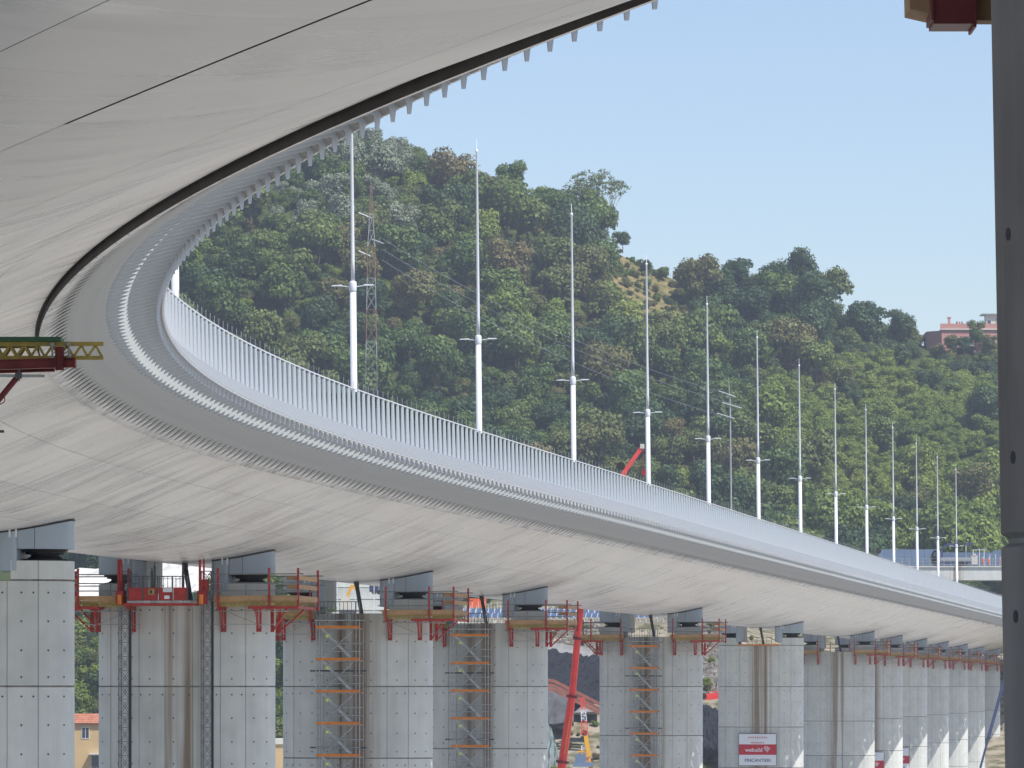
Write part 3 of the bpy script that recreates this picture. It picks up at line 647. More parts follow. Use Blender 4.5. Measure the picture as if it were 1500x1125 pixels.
m = MB(); m.prism([(2.345, -.22), (2.46, -.22), (2.46, -.16), (2.345, -.16)], .42, .75); m.prism([(2.345, -.26), (2.355, -.26), (2.355, -.12), (2.345, -.12)], .42, .75); m.prism([(2.45, -.26), (2.46, -.26), (2.46, -.12), (2.45, -.12)], .42, .745); part('bracket', m, M_dred, t)
m = MB(); m.tube((-1.5, -.22, .37), (2.2, -.25, .335), .021, .021, 10); part('scaffold_tube', m, M_galv, t)
m = MB(); m.box(1.79, 1.88, -.28, -.18, .30, .385); m.tube((1.84, -.25, .27), (1.84, -.25, .43), .016); part('coupler', m, M_dsteel, t)
m = MB(); m.tube((1.83, -.2, .34), (1.35, -.2, -.24), .042, .042, 12); m.tube((1.61, -.22, .045), (1.645, -.22, .03), .007); m.tube((1.645, -.22, .03), (1.63, -.22, -.03), .007); m.tube((1.63, -.22, -.03), (1.57, -.22, -.06), .007); m.tube((1.57, -.22, -.06), (1.5, -.22, -.05), .007); part('strut', m, M_dred, t)
for x in (2.29, 2.52):
    m = MB(); m.tube((x, -.05, .56), (x, -.05, .82), .014); m.box(x - .028, x + .028, -.07, -.035, .77, .815); m.box(x - .028, x + .028, -.07, -.035, .585, .63); part('clamp', m, M_galv, t)
t2 = thing('scaffold_tube', 'short grey tube end poking in at the left edge under the near platform', 'scaffold tube', (-7.17, 71.2, 3.575))
m = MB(); m.tube((-1.5, 0, .0), (.06, 0, 0), .02, .02, 10); part('tube', m, M_dsteel, t2)
# near platform at the top right, on the foreground pier
t = thing('work_platform', 'dark red and timber corner of a work platform at the top right above the sky', 'work platform', (2.5, 29.3, 3.8), 0, 'near work platforms')
m = MB(); m.box(-.07, .16, 0, .35, .02, .9); m.box(-.085, -.07, -.02, .35, .04, .9); m.box(.16, .175, -.02, .35, .0, .9); part('bracket', m, M_dred, t)
m = MB(); m.add([(-.20, .1, .12), (-.07, .1, .09), (-.07, .5, .09), (-.20, .5, .12), (-.22, .1, .9), (-.07, .1, .9), (-.07, .5, .9), (-.22, .5, .9)], [(3, 2, 1, 0), (4, 5, 6, 7), (0, 1, 5, 4), (1, 2, 6, 5), (2, 3, 7, 6), (3, 0, 4, 7)]); part('plank', m, M_wood, t)
m = MB(); m.box(.175, .6, .12, .3, .055, .22); m.box(.175, .6, .05, .35, .225, .9); part('lattice_beam', m, M_wood, t)

# ------------------------------------------------------------------ scaffold stair towers
def stair_level():
    W, D, Hh = 2.75, 1.3, 2.0; L_ = []
    m = MB(); m.box(0, W, -.03, 0, 0, .16); m.box(0, W, D, D + .03, 0, .16); L_.append(('toe_board', m, M_orange))
    m = MB(); m.box(0, W, .02, D - .02, -.06, -.01); L_.append(('landing', m, M_galv))
    m = MB(); m.add([(.25, .0, 0), (.48, .0, 0), (2.28, .0, -Hh + .18), (2.05, .0, -Hh + .18), (.25, .06, 0), (.48, .06, 0), (2.28, .06, -Hh + .18), (2.05, .06, -Hh + .18)], [(3, 2, 1, 0), (4, 5, 6, 7), (0, 1, 5, 4), (1, 2, 6, 5), (2, 3, 7, 6), (3, 0, 4, 7)])
    for i in range(8): z = -.2 - i * .21; x = .42 + (-z) * .99; m.box(x - .12, x + .12, .06, .62, z, z + .03)
    L_.append(('stair_flight', m, M_galv))
    m = MB(); m.box(.62, .78, -.012, -.002, -.56, -.40); L_.append(('marker', m, M_hivis))
    m = MB(); m.tube((W - .4, -.04, -.15), (.4, -.04, -Hh + .1), .028); L_.append(('brace', m, M_galv))
    for z in (-.95, -1.45):
        m = MB(); m.tube((0, -.03, z), (W, -.03, z), .025); L_.append(('ledger', m, M_galv))
    m = MB(); m.tube((0, D, -.95), (W, D, -.95), .025); m.tube((0, D, -1.45), (W, D, -1.45), .025); m.tube((0, 0, -.95), (0, D, -.95), .025); m.tube((W, 0, -.95), (W, D, -.95), .025); L_.append(('ledger', m, M_galv))
    return [(n, mb.mesh(n, mm)) for n, mb, mm in L_]
SL = stair_level()
m = MB(); m.tube((0, 0, -34), (0, 0, 0), .03, .03, 6); ME_std = m.mesh('standard', M_galv)
def stair_tower(k, n0, top, label, sc_=1.0):
    pr = PIERS[k]; rz = pr.rotation_euler[2]
    M = Matrix.Translation(pr.location) @ Matrix.Rotation(rz, 4, 'Z'); loc = M @ Vector((n0, -3.75, top))
    t = thing('stair_tower', label, 'stair tower', loc, rz, 'scaffold stair towers against the piers'); t.scale = (sc_, 1, 1)
    for j in range(15):
        for n, me in SL: link(n, me, t, (0, 0, -2.0 * j - .55))
    for x in (0, .22, 2.53, 2.75):
        for y in (0, 1.3): link('standard', ME_std, t, (x, y, 0 if y else 1.1))
    m = MB(); m.box(-.1, 2.9, -.1, 1.5, -.08, -.02); part('top_landing', m, M_galv, t)
    m = MB()
    for x in np.arange(0, 2.8, .25): m.box(x - .015, x + .015, -.05, -.02, 0, 1.1)
    m.box(0, 2.75, -.06, -.01, 1.08, 1.13); m.box(0, 2.75, -.06, -.01, .5, .54); part('guard_rail', m, M_dsteel, t)
    m = MB()
    for z in (-3.2, -8, -13): m.tube((-.5, .6, z), (3.1, .6, z), .05)
    part('wall_tie', m, M_dsteel, t)
stair_tower(0, -1.95, 4.2, 'leftmost scaffold stair tower with orange boards, against the third pier')
stair_tower(1, -1.75, 4.2, 'scaffold stair tower with orange boards just left of the red crane boom')
stair_tower(3, -1.55, 4.2, 'scaffold stair tower with orange boards right of the red crane boom', .95)

# ------------------------------------------------------------------ mast climber on the second pier
pr = PIERS[-1]; Mp = Matrix.Translation(pr.location) @ Matrix.Rotation(pr.rotation_euler[2], 4, 'Z')
def lat_section():
    m = MB(); w_ = .27
    for x in (-w_, w_):
        for y in (-w_, w_): m.bar((x, y, -1.5), (x, y, 0), .06)
    for z in (0, -.75): 
        for a in (-w_, w_): m.bar((-w_, a, z), (w_, a, z), .035); m.bar((a, -w_, z), (a, w_, z), .035)
    for z in (0, -.75):
        for a in (-w_, w_): m.bar((-w_, a, z), (w_, a, z - .75), .03); m.bar((w_, a, z), (-w_, a, z - .75), .03)
    return m.mesh('mast_section', M_mgrey)
ME_sec = lat_section()
for i, n in enumerate((-2.72, 1.72)):
    t = thing('climbing_mast', '%s grey lattice mast standing in front of the second pier, under the red hoist' % ('left' if i == 0 else 'right'), 'lattice mast', Mp @ Vector((n, -2.9, 6.1 if i == 0 else 6.1)), pr.rotation_euler[2], 'lattice masts of the hoist')
    for j in range(26): link('mast_section', ME_sec, t, (0, 0, -1.5 * j))
    m = MB(); m.tube((.34, -.3, -1.6), (.34, -.3, -38), .05); part('cable', m, M_black, t)
t = thing('hoist_platform', 'red mast climbing hoist platform with grey railing across the second pier', 'hoist', Mp @ Vector((-.5, -3.3, 4.3)), pr.rotation_euler[2])
m = MB(); m.box(-1.95, 1.75, -.9, .5, -.02, .08); m.box(-2.0, 1.8, -.95, -.86, -.05, .1); part('floor_frame', m, M_red, t)
m = MB(); m.box(-1.8, 1.6, -.955, -.93, .12, .22); part('sill', m, M_galv, t)
for i in range(4):
    x0 = -1.72 + i * .8; m = MB(); m.box(x0, x0 + .74, -.93, -.90, .24, .92); part('side_panel', m, M_red, t)
for i in range(5):
    x0 = -1.76 + i * .8; m = MB(); m.box(x0 - .03, x0 + .03, -.95, -.92, .1, 1.5); part('post', m, M_dsteel, t)
m = MB()
for x in np.arange(-1.6, 1.5, .22): m.box(x - .015, x + .015, -.93, -.91, .92, 1.5)
m.box(-1.76, 1.5, -.95, -.90, 1.48, 1.53); m.box(-1.76, 1.5, -.95, -.90, 1.36, 1.39); part('railing', m, M_dsteel, t)
m = MB(); m.box(-.65, -.35, -.96, -.935, .55, .85); part('sticker', m, M_yel, t)
m = MB(); m.box(-.58, -.45, -.965, -.961, .60, .80); part('sticker', m, M_signblue, t)
m = MB(); m.box(.13, .62, -.96, -.935, .68, .90); part('sticker', m, M_signwhite, t)
m = MB(); m.box(.20, .48, -.96, -.935, .32, .50); part('sticker', m, M_signwhite, t)
for s, x in ((-1, -2.28), (1, 2.1)):
    m = MB(); m.box(x - .20, x + .20, -.7, .1, .05, .75); m.box(x - .12, x + .28 * (1 if s > 0 else .4), -.6, .1, .75, 1.35); m.box(x - .08, x + .12, -.8, -.7, .0, .5); part('drive_unit', m, M_red, t)
    m = MB(); m.box(x - .13, x - .02, -.6, -.5, .7, 2.4); m.box(x + (.1 if s > 0 else .0), x + (.18 if s > 0 else .13), -.6, -.5, .7, 2.4); part('guide_post', m, M_red, t)
    m = MB(); m.tube((x + .05, -.85, .05), (x + .05, -.85, .55), .12, .12, 10); part('drum', m, M_orange, t)
for x, z in ((-.55, 2.1), (.98, 2.1), (-.7, 1.8)):
    m = MB(); m.tube((x, 0, .1), (x + .02, 0, z), .06); m.tube((x + .02, 0, z), (x + .02, 0, z + .2), .03); part('prop', m, M_dsteel, t)

# ------------------------------------------------------------------ site signs
def text_mesh(txt, size, name):
    cu = bpy.data.curves.new(name, 'FONT'); cu.body = txt; cu.size = size; cu.align_x = 'CENTER'; cu.extrude = .004; cu.offset = size * .012
    o = bpy.data.objects.new(name, cu); C.objects.link(o); bpy.context.view_layer.update()
    dg = bpy.context.evaluated_depsgraph_get(); me = bpy.data.meshes.new_from_object(o.evaluated_get(dg)); bpy.data.objects.remove(o); return me
def sign(k, nc, top, label):
    pr = PIERS[k]; M = Matrix.Translation(pr.location) @ Matrix.Rotation(pr.rotation_euler[2], 4, 'Z'); W, H_ = 4.15, 3.5
    t = thing('site_sign', label, 'sign', M @ Vector((nc, -2.16, top)), pr.rotation_euler[2], 'site signs on the piers')
    h1, h2 = 1.16, 1.16
    m = MB(); m.box(-W / 2 - .05, W / 2 + .05, .0, .05, -H_ - .05, .05); part('frame', m, M_dsteel, t)
    for nm, z0, z1, mm in (('sign_field', -h1, 0, M_signwhite), ('sign_field', -h1 - h2, -h1, M_signred), ('sign_field', -H_, -h1 - h2, M_signwhite)):
        m = MB(); m.box(-W / 2, W / 2, -.02, .0, z0 + .004, z1 - .004); part(nm, m, mm, t)
    def tx(s_, size, x, z, mm):
        me = text_mesh(s_, size, 'lettering'); me.materials.clear(); me.materials.append(mm); o = link('lettering', me, t, (x, -.026, z)); o.rotation_euler = (R(90), 0, 0)
    tx('PERGENOVA', .26, 0, -h1 + .10, M_signred)
    tx('webuild', .62, -.42, -h1 - .82, M_signwhite)
    tx('FINCANTIERI', .50, 0, -h1 - h2 - .78, M_signblue)
    m = MB(); m.box(-1.1, 1.1, -.03, -.022, -.41, -.37)
    for i in range(-4, 5):
        hh = .24 - abs(i) * .035; x = i * .25; m.box(x - .02, x + .02, -.03, -.022, -.39 - hh, -.39 + hh)
    part('emblem', m, M_signred, t)
    m = MB(); cx, cz, r = 1.08, -h1 - .52, .36
    for i in range(4):   # curved slanting stripes inside a disc
        pts = []
        for q in range(9):
            a = -1 + q / 4; u_ = a * .36; v_ = (-.25 + i * .165) + .10 * (1 - a * a)
            x = u_ * .62 - v_ * .78; z = u_ * .78 + v_ * .62
            if math.hypot(x, z) < r * 1.02: pts.append((x, z))
        for p, q in zip(pts[:-1], pts[1:]): m.bar((cx + p[0], -.028, cz + p[1]), (cx + q[0], -.028, cz + q[1]), .075, .012, up=(0, 1, 0))
    part('emblem', m, M_signwhite, t)
sign(5, -.15, -5.25, 'white and red site sign reading webuild and FINCANTIERI low on the pier with the walkway')
sign(8, .20, -9.2, 'partly hidden white and red site sign, left one of the pair on the farther piers')
sign(9, .10, -9.2, 'partly hidden white and red site sign, right one of the pair on the farther piers')
# ------------------------------------------------------------------ cranes
def boom(mb, a, b, r0, r1, n=8): mb.tube(a, b, r0, r1, n)
def pxp(x, y, z): return Vector(((x - 750) * z / 7450, z, (1006 - y) * z / 7450))
t = thing('crane', 'long red telescopic crane boom slanting up between two piers to the deck', 'crane', pxp(784, 1440, 440))
b0 = Vector(t.location)
SEG = [((852, 884), (846, 935), .26, .27), ((846, 935), (838, 1020), .29, .31), ((838, 1020), (824, 1116), .33, .36), ((824, 1116), (784, 1420), .38, .45)]
for i, (a, b, r0, r1) in enumerate(SEG):
    m = MB(); boom(m, pxp(*a, 440) - b0, pxp(*b, 440) - b0, r0, r1, 8); part('boom_section', m, M_crane, t)
for (x, y, r) in ((846, 935, .42), (838, 1020, .50), (824, 1116, .58)):
    d = pxp(x, y, 440) - b0; m = MB(); m.tube(d + Vector((.01, 0, .1)), d + Vector((-.02, 0, -.12)), r, r, 8); part('collar', m, M_dred, t)
m = MB(); m.box(-1.5, 9, -1.5, 1.5, -6, -4); m.box(-1.5, 1.2, -1.4, 1.4, -4, -2.0); part('carrier', m, M_crane, t)
for x in (-.5, 1.2, 5.5, 7.2):
    m = MB(); m.tube((x, -1.6, -6), (x, 1.6, -6), .55, .55, 14); part('wheel', m, M_black, t)
m = MB()
for i in range(13):
    y = 1050 + i * 4.2; x = 838 + (1020 - y) * (14 / 96) + 5.0; q = pxp(x - 5.5, y, 440) - b0 + Vector((.1, -.36, 0)); m.bar(q, q + Vector((-.02, 0, -.17)), .09, .02, up=(0, 1, 0))
part('lettering', m, M_cyel, t)
# tower like red-white boom of a small crane with a yellow jib
t = thing('drilling_rig', 'small red and white lattice rig with a yellow arm on the slope', 'drilling rig', pxp(856, 1118, 900)); b0 = Vector(t.location)
for i, (y0, y1) in enumerate(((1022, 1040), (1040, 1056), (1056, 1078), (1092, 1104), (1104, 1118))):
    m = MB(); xa = 853 + i * 1.2; w_ = .28 + i * .10
    a = pxp(xa, y0, 900) - b0; b = pxp(xa + 1.5, y1, 900) - b0
    for dx in (-w_, w_): m.bar(a + Vector((dx, 0, 0)), b + Vector((dx * 1.2, 0, 0)), .14)
    for j in range(4):
        p = a.lerp(b, j / 4); q = a.lerp(b, (j + 1) / 4); s_ = 1 if j % 2 else -1; m.bar(p + Vector((-w_ * s_, 0, 0)), q + Vector((w_ * s_, 0, 0)), .09); m.bar(p + Vector((-w_, 0, 0)), p + Vector((w_, 0, 0)), .08)
    part('lattice_section', m, M_white if i in (1, 3) else M_crane, t)
m = MB(); m.bar(pxp(858, 1078, 900) - b0, pxp(863, 1108, 900) - b0, .75, .6); m.bar(pxp(863, 1106, 900) - b0, pxp(867, 1140, 900) - b0, .32, .4); m.bar(pxp(845, 1101, 900) - b0, pxp(860, 1100, 900) - b0, .25, .25); part('arm', m, M_cyel, t)
m = MB(); m.box(-1.6, .2, -.5, 1.2, .2, 1.6); m.box(-2, 1.6, -1, 1.5, -.6, .2); part('body', m, M_barrier, t)
# excavator boom poking out from behind the pier with the sign
t = thing('excavator', 'orange-red excavator arm poking out from behind the pier with the walkway', 'excavator', pxp(1060, 1022, 900)); b0 = Vector(t.location)
m = MB(); m.bar(pxp(1033, 1021, 900) - b0, pxp(1062, 1018, 900) - b0, .5, 1.1); m.bar(pxp(1062, 1018, 900) - b0, pxp(1085, 1028, 900) - b0, .7, 1.2); part('boom', m, M_crane, t)
m = MB(); m.tube(pxp(1030, 1020, 900) - b0 + Vector((0, -.4, 0)), pxp(1030, 1020, 900) - b0 + Vector((0, .4, 0)), .62, .62, 10); part('head', m, M_black, t)
m = MB(); m.bar(pxp(1040, 1013, 900) - b0, pxp(1055, 1012, 900) - b0, .12, .12); m.bar(pxp(1040, 1013, 900) - b0, pxp(1040, 1017, 900) - b0, .1); m.bar(pxp(1055, 1012, 900) - b0, pxp(1055, 1017, 900) - b0, .1); part('hose_guard', m, M_crane, t)
m = MB(); m.box(1, 5, -1.3, 1.3, -3.4, -.2); m.box(.4, 5.6, -1.5, 1.5, -4.4, -3.5); part('body', m, M_crane, t)
# dark pile driver boom at the right
t = thing('crane', 'dark blue slanting crane boom beside the foreground pier at the right', 'crane', pxp(1440, 1090, 850)); b0 = Vector(t.location)
m = MB(); m.bar(pxp(1474, 985, 850) - b0, pxp(1448, 1080, 850) - b0, .5, .5); part('boom', m, M_blue, t)
m = MB(); m.bar(pxp(1448, 1080, 850) - b0, pxp(1436, 1125, 850) - b0, .35, .35); part('boom_section', m, M_blue, t)
m = MB(); m.box(-3, 2, -1.5, 1.5, -8, -5); part('carrier', m, M_blue, t)
# crane on the deck behind the railing
x, y, p = fr(50 * 2.55); t = thing('crane', 'red crane arm rising above the railing beside the fourth lighting mast visible right of it', 'crane', (x, y, 12.0), -p); 
t['label'] = 'short red crane arm sticking up above the deck railing in mid-bridge'
def lp(px_, py_): 
    q = pxp(px_, py_, y); return Vector((q.x - x, 0, q.z - 12.0))
m = MB(); m.bar(lp(916, 690), lp(941, 655), .30, .36); m.bar(lp(911, 700), lp(916, 690), .42, .4); part('arm', m, mat('salmon_red', (.75, .10, .09), .4), t)
m = MB(); m.box(-.16, .16, -.2, .2, -.2, .2); q = lp(941, 654); m.v = [(a + q.x, b + q.y, c + q.z) for a, b, c in m.v]; part('tip', m, M_cream, t)
m = MB(); m.bar(lp(942, 660), lp(942, 688), .04, .04); m.box(-.15, .15, -.15, .15, -.4, .1); m.v[8:] = [(a + lp(943, 690).x, b, c + lp(943, 690).z) for a, b, c in m.v[8:]]; part('hook', m, M_red, t)
m = MB(); m.box(-1.2, 3.5, -1.1, 1.1, .5, 1.8); m.box(-1.2, .6, -1.1, 1.1, 1.8, 2.7); part('carrier', m, M_white, t)
for a in (-.6, 2.4):
    m = MB(); m.tube((a, -1.15, .5), (a, 1.15, .5), .48, .48, 14); part('wheel', m, M_black, t)
# black ball markers behind the railing
def ball(px_, py_, z, rr, label):
    q = pxp(px_, py_, z); t = thing('cable_reel', label, 'cable reel', q, 0, 'black round cable reels')
    m = MB(); m.tube((0, -.25, 0), (0, .25, 0), rr * .55, rr * .55, 16); part('drum', m, M_dsteel, t)
    for yy in (-.3, .3):
        m = MB(); m.tube((0, yy - .04, 0), (0, yy + .04, 0), rr, rr, 18); part('flange', m, M_black, t)
    m = MB(); m.bar((0, 0, -rr * .5), (0, 0, -rr - 1.2), .1, .3); part('stand', m, M_dsteel, t)
ball(909, 683, y, .38, 'black round cable reel just left of the short red crane arm on the deck'); ball(1287, 807, 820, .42, 'black round cable reel against the blue-grey barrier, above the deck railing'); ball(1457, 870, 900, .38, 'black round cable reel above the railing near the right foreground pier')

# ------------------------------------------------------------------ far abutment yard, viaduct and slope details
def P3(px_, z, h): return ((px_ - 750) * z / 7450, z, h)
# viaduct at the right
t = thing('viaduct', 'pale concrete viaduct crossing at the right behind the lighting masts', 'viaduct', P3(1400, 1060, 20))
m = MB(); m.box(-17, 40, -.6, 9, 2.2, 4.9); m.box(-17, 40, -.9, 9, 4.9, 5.15); part('girder', m, M_conc, t)
m = MB(); m.box(-17, 40, 0, 8, 5.152, 5.2); part('roadway', m, M_asph, t)
for a in (-12, 12, 36):
    m = MB(); m.box(a - 1, a + 1, 2, 6, -16, 2.2); part('column', m, M_conc, t)
m = MB()
for a in np.arange(-17, 24, 1.45): m.box(a - .05, a + .05, -.85, -.75, 5.15, 6.7)
for z in (5.5, 6.1, 6.68): m.box(-17, 24, -.83, -.77, z - .03, z + .03)
part('railing', m, M_galv, t)
m = MB()
for a in (2.5, 4.0, 5.3, 6.3): m.box(a - .07, a + .07, 4, 4.15, 5.2, 9.0 + .5 * math.sin(a * 3))
for a in np.arange(7.5, 14, 1.2): m.box(a - .06, a + .06, 4, 4.12, 5.2, 7.8)
m.box(4, 7, 4, 4.1, 8.6, 8.7); part('post_group', m, M_white, t)
t = thing('noise_barrier', 'tall blue-grey barrier panels at the left end of the viaduct', 'barrier', P3(1330, 1062, 20.0))
for i in range(9):
    a = -6.2 + i * 1.38; m = MB(); m.box(a, a + 1.34, 0, .2, 0, 8.7 - .5 * abs(math.sin(i * 2.3)) * 0); part('panel', m, M_barrier, t)
t = thing('noise_barrier', 'lower blue-grey barrier on the viaduct behind the white truck', 'barrier', P3(1400, 1067, 25.2))
for i in range(14):
    a = -4.2 + i * 1.5; m = MB(); m.box(a, a + 1.46, 0, .2, 0, 3.0 if i < 8 else 3.4); part('panel', m, M_barrier, t)
t = thing('flatbed_truck', 'white flatbed truck with a dark blue folded crane on the viaduct', 'truck', P3(1362, 1062, 25.2))
m = MB(); m.add([(0, 0, .7), (2.1, 0, .7), (2.1, 0, 3.3), (.8, 0, 3.3), (.1, 0, 2.0), (0, 2.3, .7), (2.1, 2.3, .7), (2.1, 2.3, 3.3), (.8, 2.3, 3.3), (.1, 2.3, 2.0)], [(0, 1, 2, 3, 4), (9, 8, 7, 6, 5), (0, 5, 6, 1), (1, 6, 7, 2), (2, 7, 8, 3), (3, 8, 9, 4), (4, 9, 5, 0)]); part('cab', m, M_white, t)
m = MB(); m.add([(.55, -.02, 2.0), (1.7, -.02, 2.0), (1.7, -.02, 2.95), (.95, -.02, 2.95)], [(0, 1, 2, 3)]); part('side_window', m, M_win, t)
m = MB(); m.box(2.3, 8.6, 0, 2.3, 1.1, 1.35); m.box(2.3, 8.6, -.02, .03, 1.35, 1.8); m.box(2.3, 8.6, 2.27, 2.32, 1.35, 1.8); part('flatbed', m, M_galv, t)
m = MB(); m.box(2.3, 8.4, .2, .4, .75, 1.1); m.box(3, 5, .1, .5, .5, 1.0); part('chassis', m, M_blue, t)
for a in (1.1, 6.2, 7.4):
    m = MB(); m.tube((a, -.03, .52), (a, .35, .52), .52, .52, 16); m.tube((a, 1.95, .52), (a, 2.33, .52), .52, .52, 16); part('wheel', m, M_black, t)
m = MB(); m.bar((2.6, 1.1, 1.4), (2.6, 1.1, 3.6), .35); m.bar((2.6, 1.1, 3.6), (3.6, 1.1, 4.5), .4, .4); m.bar((3.6, 1.1, 4.5), (6.0, 1.1, 4.7), .4, .45); m.bar((7.2, 1.1, 4.6), (9.2, 1.1, 4.75), .35, .4); part('loader_crane', m, M_blue, t)
m = MB(); m.box(8.7, 10.0, .2, 1.8, .3, 2.2); m.box(9.0, 9.7, .1, 1.9, 2.2, 2.6); part('load_box', m, M_cream, t)

# people
def person(name_label, loc, rotz, top_mat, leg_mat, hat_mat, arms='down', sc_=1.0):
    t = thing('person', name_label, 'person', loc, rotz, None); t.scale = (sc_,) * 3
    me = bpy.data.meshes.new('body'); V = [(0, 0, .95), (0, 0, 1.2), (0, 0, 1.42), (0, 0, 1.52), (0, -.01, 1.64), (0, 0, 1.72),
         (.19, 0, 1.42), (-.19, 0, 1.42), (.26, -.04 if arms == 'down' else -.22, 1.14 if arms == 'down' else 1.25), (-.26, -.04 if arms == 'down' else -.22, 1.14 if arms == 'down' else 1.25),
         (.27, -.12 if arms == 'down' else -.42, .88 if arms == 'down' else 1.22), (-.27, -.12 if arms == 'down' else -.42, .88 if arms == 'down' else 1.22),
         (.10, 0, .88), (-.10, 0, .88), (.12, -.03, .5), (-.12, .02, .5), (.13, .02, .08), (-.13, .06, .08), (.14, -.12, .04), (-.14, -.08, .04)]
    Ed = [(0, 1), (1, 2), (2, 3), (3, 4), (4, 5), (2, 6), (2, 7), (6, 8), (7, 9), (8, 10), (9, 11), (0, 12), (0, 13), (12, 14), (13, 15), (14, 16), (15, 17), (16, 18), (17, 19)]
    me.from_pydata(V, Ed, []); o = link('body', me, t)
    md = o.modifiers.new('skin', 'SKIN'); rad = [.15, .145, .15, .06, .095, .09, .075, .075, .052, .052, .04, .04, .1, .1, .07, .07, .05, .05, .045, .045]
    for i, r in enumerate(rad): me.skin_vertices[0].data[i].radius = (r, r * .85)
    me.skin_vertices[0].data[0].use_root = True
    md2 = o.modifiers.new('sub', 'SUBSURF'); md2.levels = 1; md2.render_levels = 1
    bpy.context.view_layer.update(); dg = bpy.context.evaluated_depsgraph_get(); m2 = bpy.data.meshes.new_from_object(o.evaluated_get(dg)); o.modifiers.clear(); o.data = m2
    m2.materials.clear()
    for mm in (top_mat, leg_mat, M_skin, M_black): m2.materials.append(mm)
    for f in m2.polygons:
        z = f.center.z; x = abs(f.center.x)
        f.material_index = 2 if z > 1.5 or (x > .2 and z < .95) else (3 if z < .1 else (1 if z < .92 else 0)); f.use_smooth = True
    m = MB(); m.lathe([(.12, 1.68), (.125, 1.72), (.11, 1.80), (.06, 1.845), (.01, 1.855)], 12); m.box(-.08, .08, -.18, -.08, 1.685, 1.705); part('helmet', m, hat_mat, t, True)
    return t
person('person in red jacket standing in the small lift basket beside the deck edge', P3(1467.5, 905, 12.25), 0, M_crane, M_navy, M_crane, 'fwd')
t = thing('lift_basket', 'small red lift basket hanging beside the deck edge at the far right', 'lift basket', P3(1468, 905, 12.2))
m = MB(); m.box(-.6, .6, -.5, .5, -.08, 0); part('floor', m, M_galv, t)
for a, b in ((-.6, -.5), (.6, -.5), (-.6, .5), (.6, .5)):
    m = MB(); m.box(a - .04, a + .04, b - .04, b + .04, 0, 1.1); part('post', m, M_red, t)
m = MB(); m.box(-.62, .62, -.53, -.49, 1.06, 1.12); m.box(-.62, .62, .49, .53, 1.06, 1.12); m.box(-.62, .62, -.52, -.5, .5, .55); part('guard_rail', m, M_white, t)
for i, (px_, lab) in enumerate(((1440, 'person in orange work clothes behind the viaduct railing, next to the truck'), (1448.5, 'person in orange work clothes behind the viaduct railing, middle of three'), (1465, 'person in orange work clothes behind the viaduct railing, nearest the right pier'))):
    person(lab, P3(px_, 1062, 25.2), i * .8, M_org, M_org, M_white)['group'] = 'workers on the viaduct'
x, y, p = fr(50 * 1.15)
for i, (px_, lab) in enumerate(((797, 'left person in yellow vest on the deck behind the railing'), (819, 'right person in yellow vest on the deck behind the railing'))):
    z = 312 + i * 6; person(lab, P3(px_, z, 12.0), .4, M_hivis, M_navy, M_white)['group'] = 'workers on the deck'
x, y, p = fr(50 * 10); person('person in white helmet looking over the deck railing, far right', P3(1317, 655, 12.7), 0, M_white, M_navy, M_white, 'fwd', 1.0)

# solar panel tables in the yard, seen under the deck
ME_sp = {}
m = MB(); m.add([(-.55, 0, .9), (.55, 0, .9), (.75, 1.0, 1.75), (-.35, 1.0, 1.75), (-.55, -.03, .94), (.55, -.03, .94), (.75, .97, 1.79), (-.35, .97, 1.79)], [(3, 2, 1, 0), (4, 5, 6, 7), (0, 1, 5, 4), (1, 2, 6, 5), (2, 3, 7, 6), (3, 0, 4, 7)]); ME_sp['panel'] = m.mesh('panel', M_panel)
m = MB(); m.bar((-.45, 0, .9), (-.15, .2, 0), .14); m.bar((-.6, 0, .95), (-.15, 0, .55), .1); m.bar((.6, .9, 1.7), (.7, .9, 0), .07); m.bar((.0, 1.1, 0), (.0, 1.1, 3.3), .09); m.bar((.58, -.04, .93), (.80, .95, 1.8), .08); ME_sp['stand'] = m.mesh('stand', M_white)
n_ = 0
for z, h, x0, x1, st in ((1012, 12.9, 664, 1016, 8.6), (1040, 14.2, 655, 900, 9.2)):
    px_ = x0
    while px_ < x1:
        t = thing('solar_table', 'blue tilted solar panel on white legs in the yard under the deck', 'solar panel', P3(px_, z, h), 0, 'rows of tilted solar panels in the yard')
        link('panel', ME_sp['panel'], t); link('stand', ME_sp['stand'], t); px_ += st; n_ += 1
for i in range(12):
    t = thing('solar_table', 'white tilted panel support in the row beyond the pier with the walkway', 'solar panel', P3(1085 + i * 6.2, 1030, 13.6), 0, 'white panel supports beyond the walkway')
    link('stand', ME_sp['stand'], t)
# bridge deck yard items: blue lorries, orange fence, white hoarding
def lorry(px_, z, h, label, col, L_=7.5):
    t = thing('lorry', label, 'lorry', P3(px_, z, h))
    m = MB(); m.box(0, 1.9, 0, 2.4, .6, 2.7); part('cab', m, col, t); m = MB(); m.box(2.1, L_, 0, 2.4, 1.0, 2.4); part('load_body', m, col, t)
    m = MB(); m.box(.1, L_ - .1, .3, .6, .55, 1.0); part('chassis', m, M_dsteel, t); m = MB(); m.box(.3, 1.5, -.02, 0, 1.6, 2.4); part('side_window', m, M_win, t)
    for a in (1.0, L_ - 2.2, L_ - 1.0):
        m = MB(); m.tube((a, -.05, .5), (a, .3, .5), .5, .5, 16); m.tube((a, -.07, .5), (a, -.05, .5), .22, .22, 12); part('wheel', m, M_black, t)
lorry(668, 1075, 18.6, 'dark blue lorry parked in the yard above the panels between the third and fourth piers', M_blue, 5.5)
lorry(541, 1075, 19.5, 'blue lorry in the yard seen between the legs on the third pier', M_blue, 4.2)
t = thing('construction_fence', 'orange mesh fence in the yard behind the solar panels', 'fence', P3(688, 1060, 16.5))
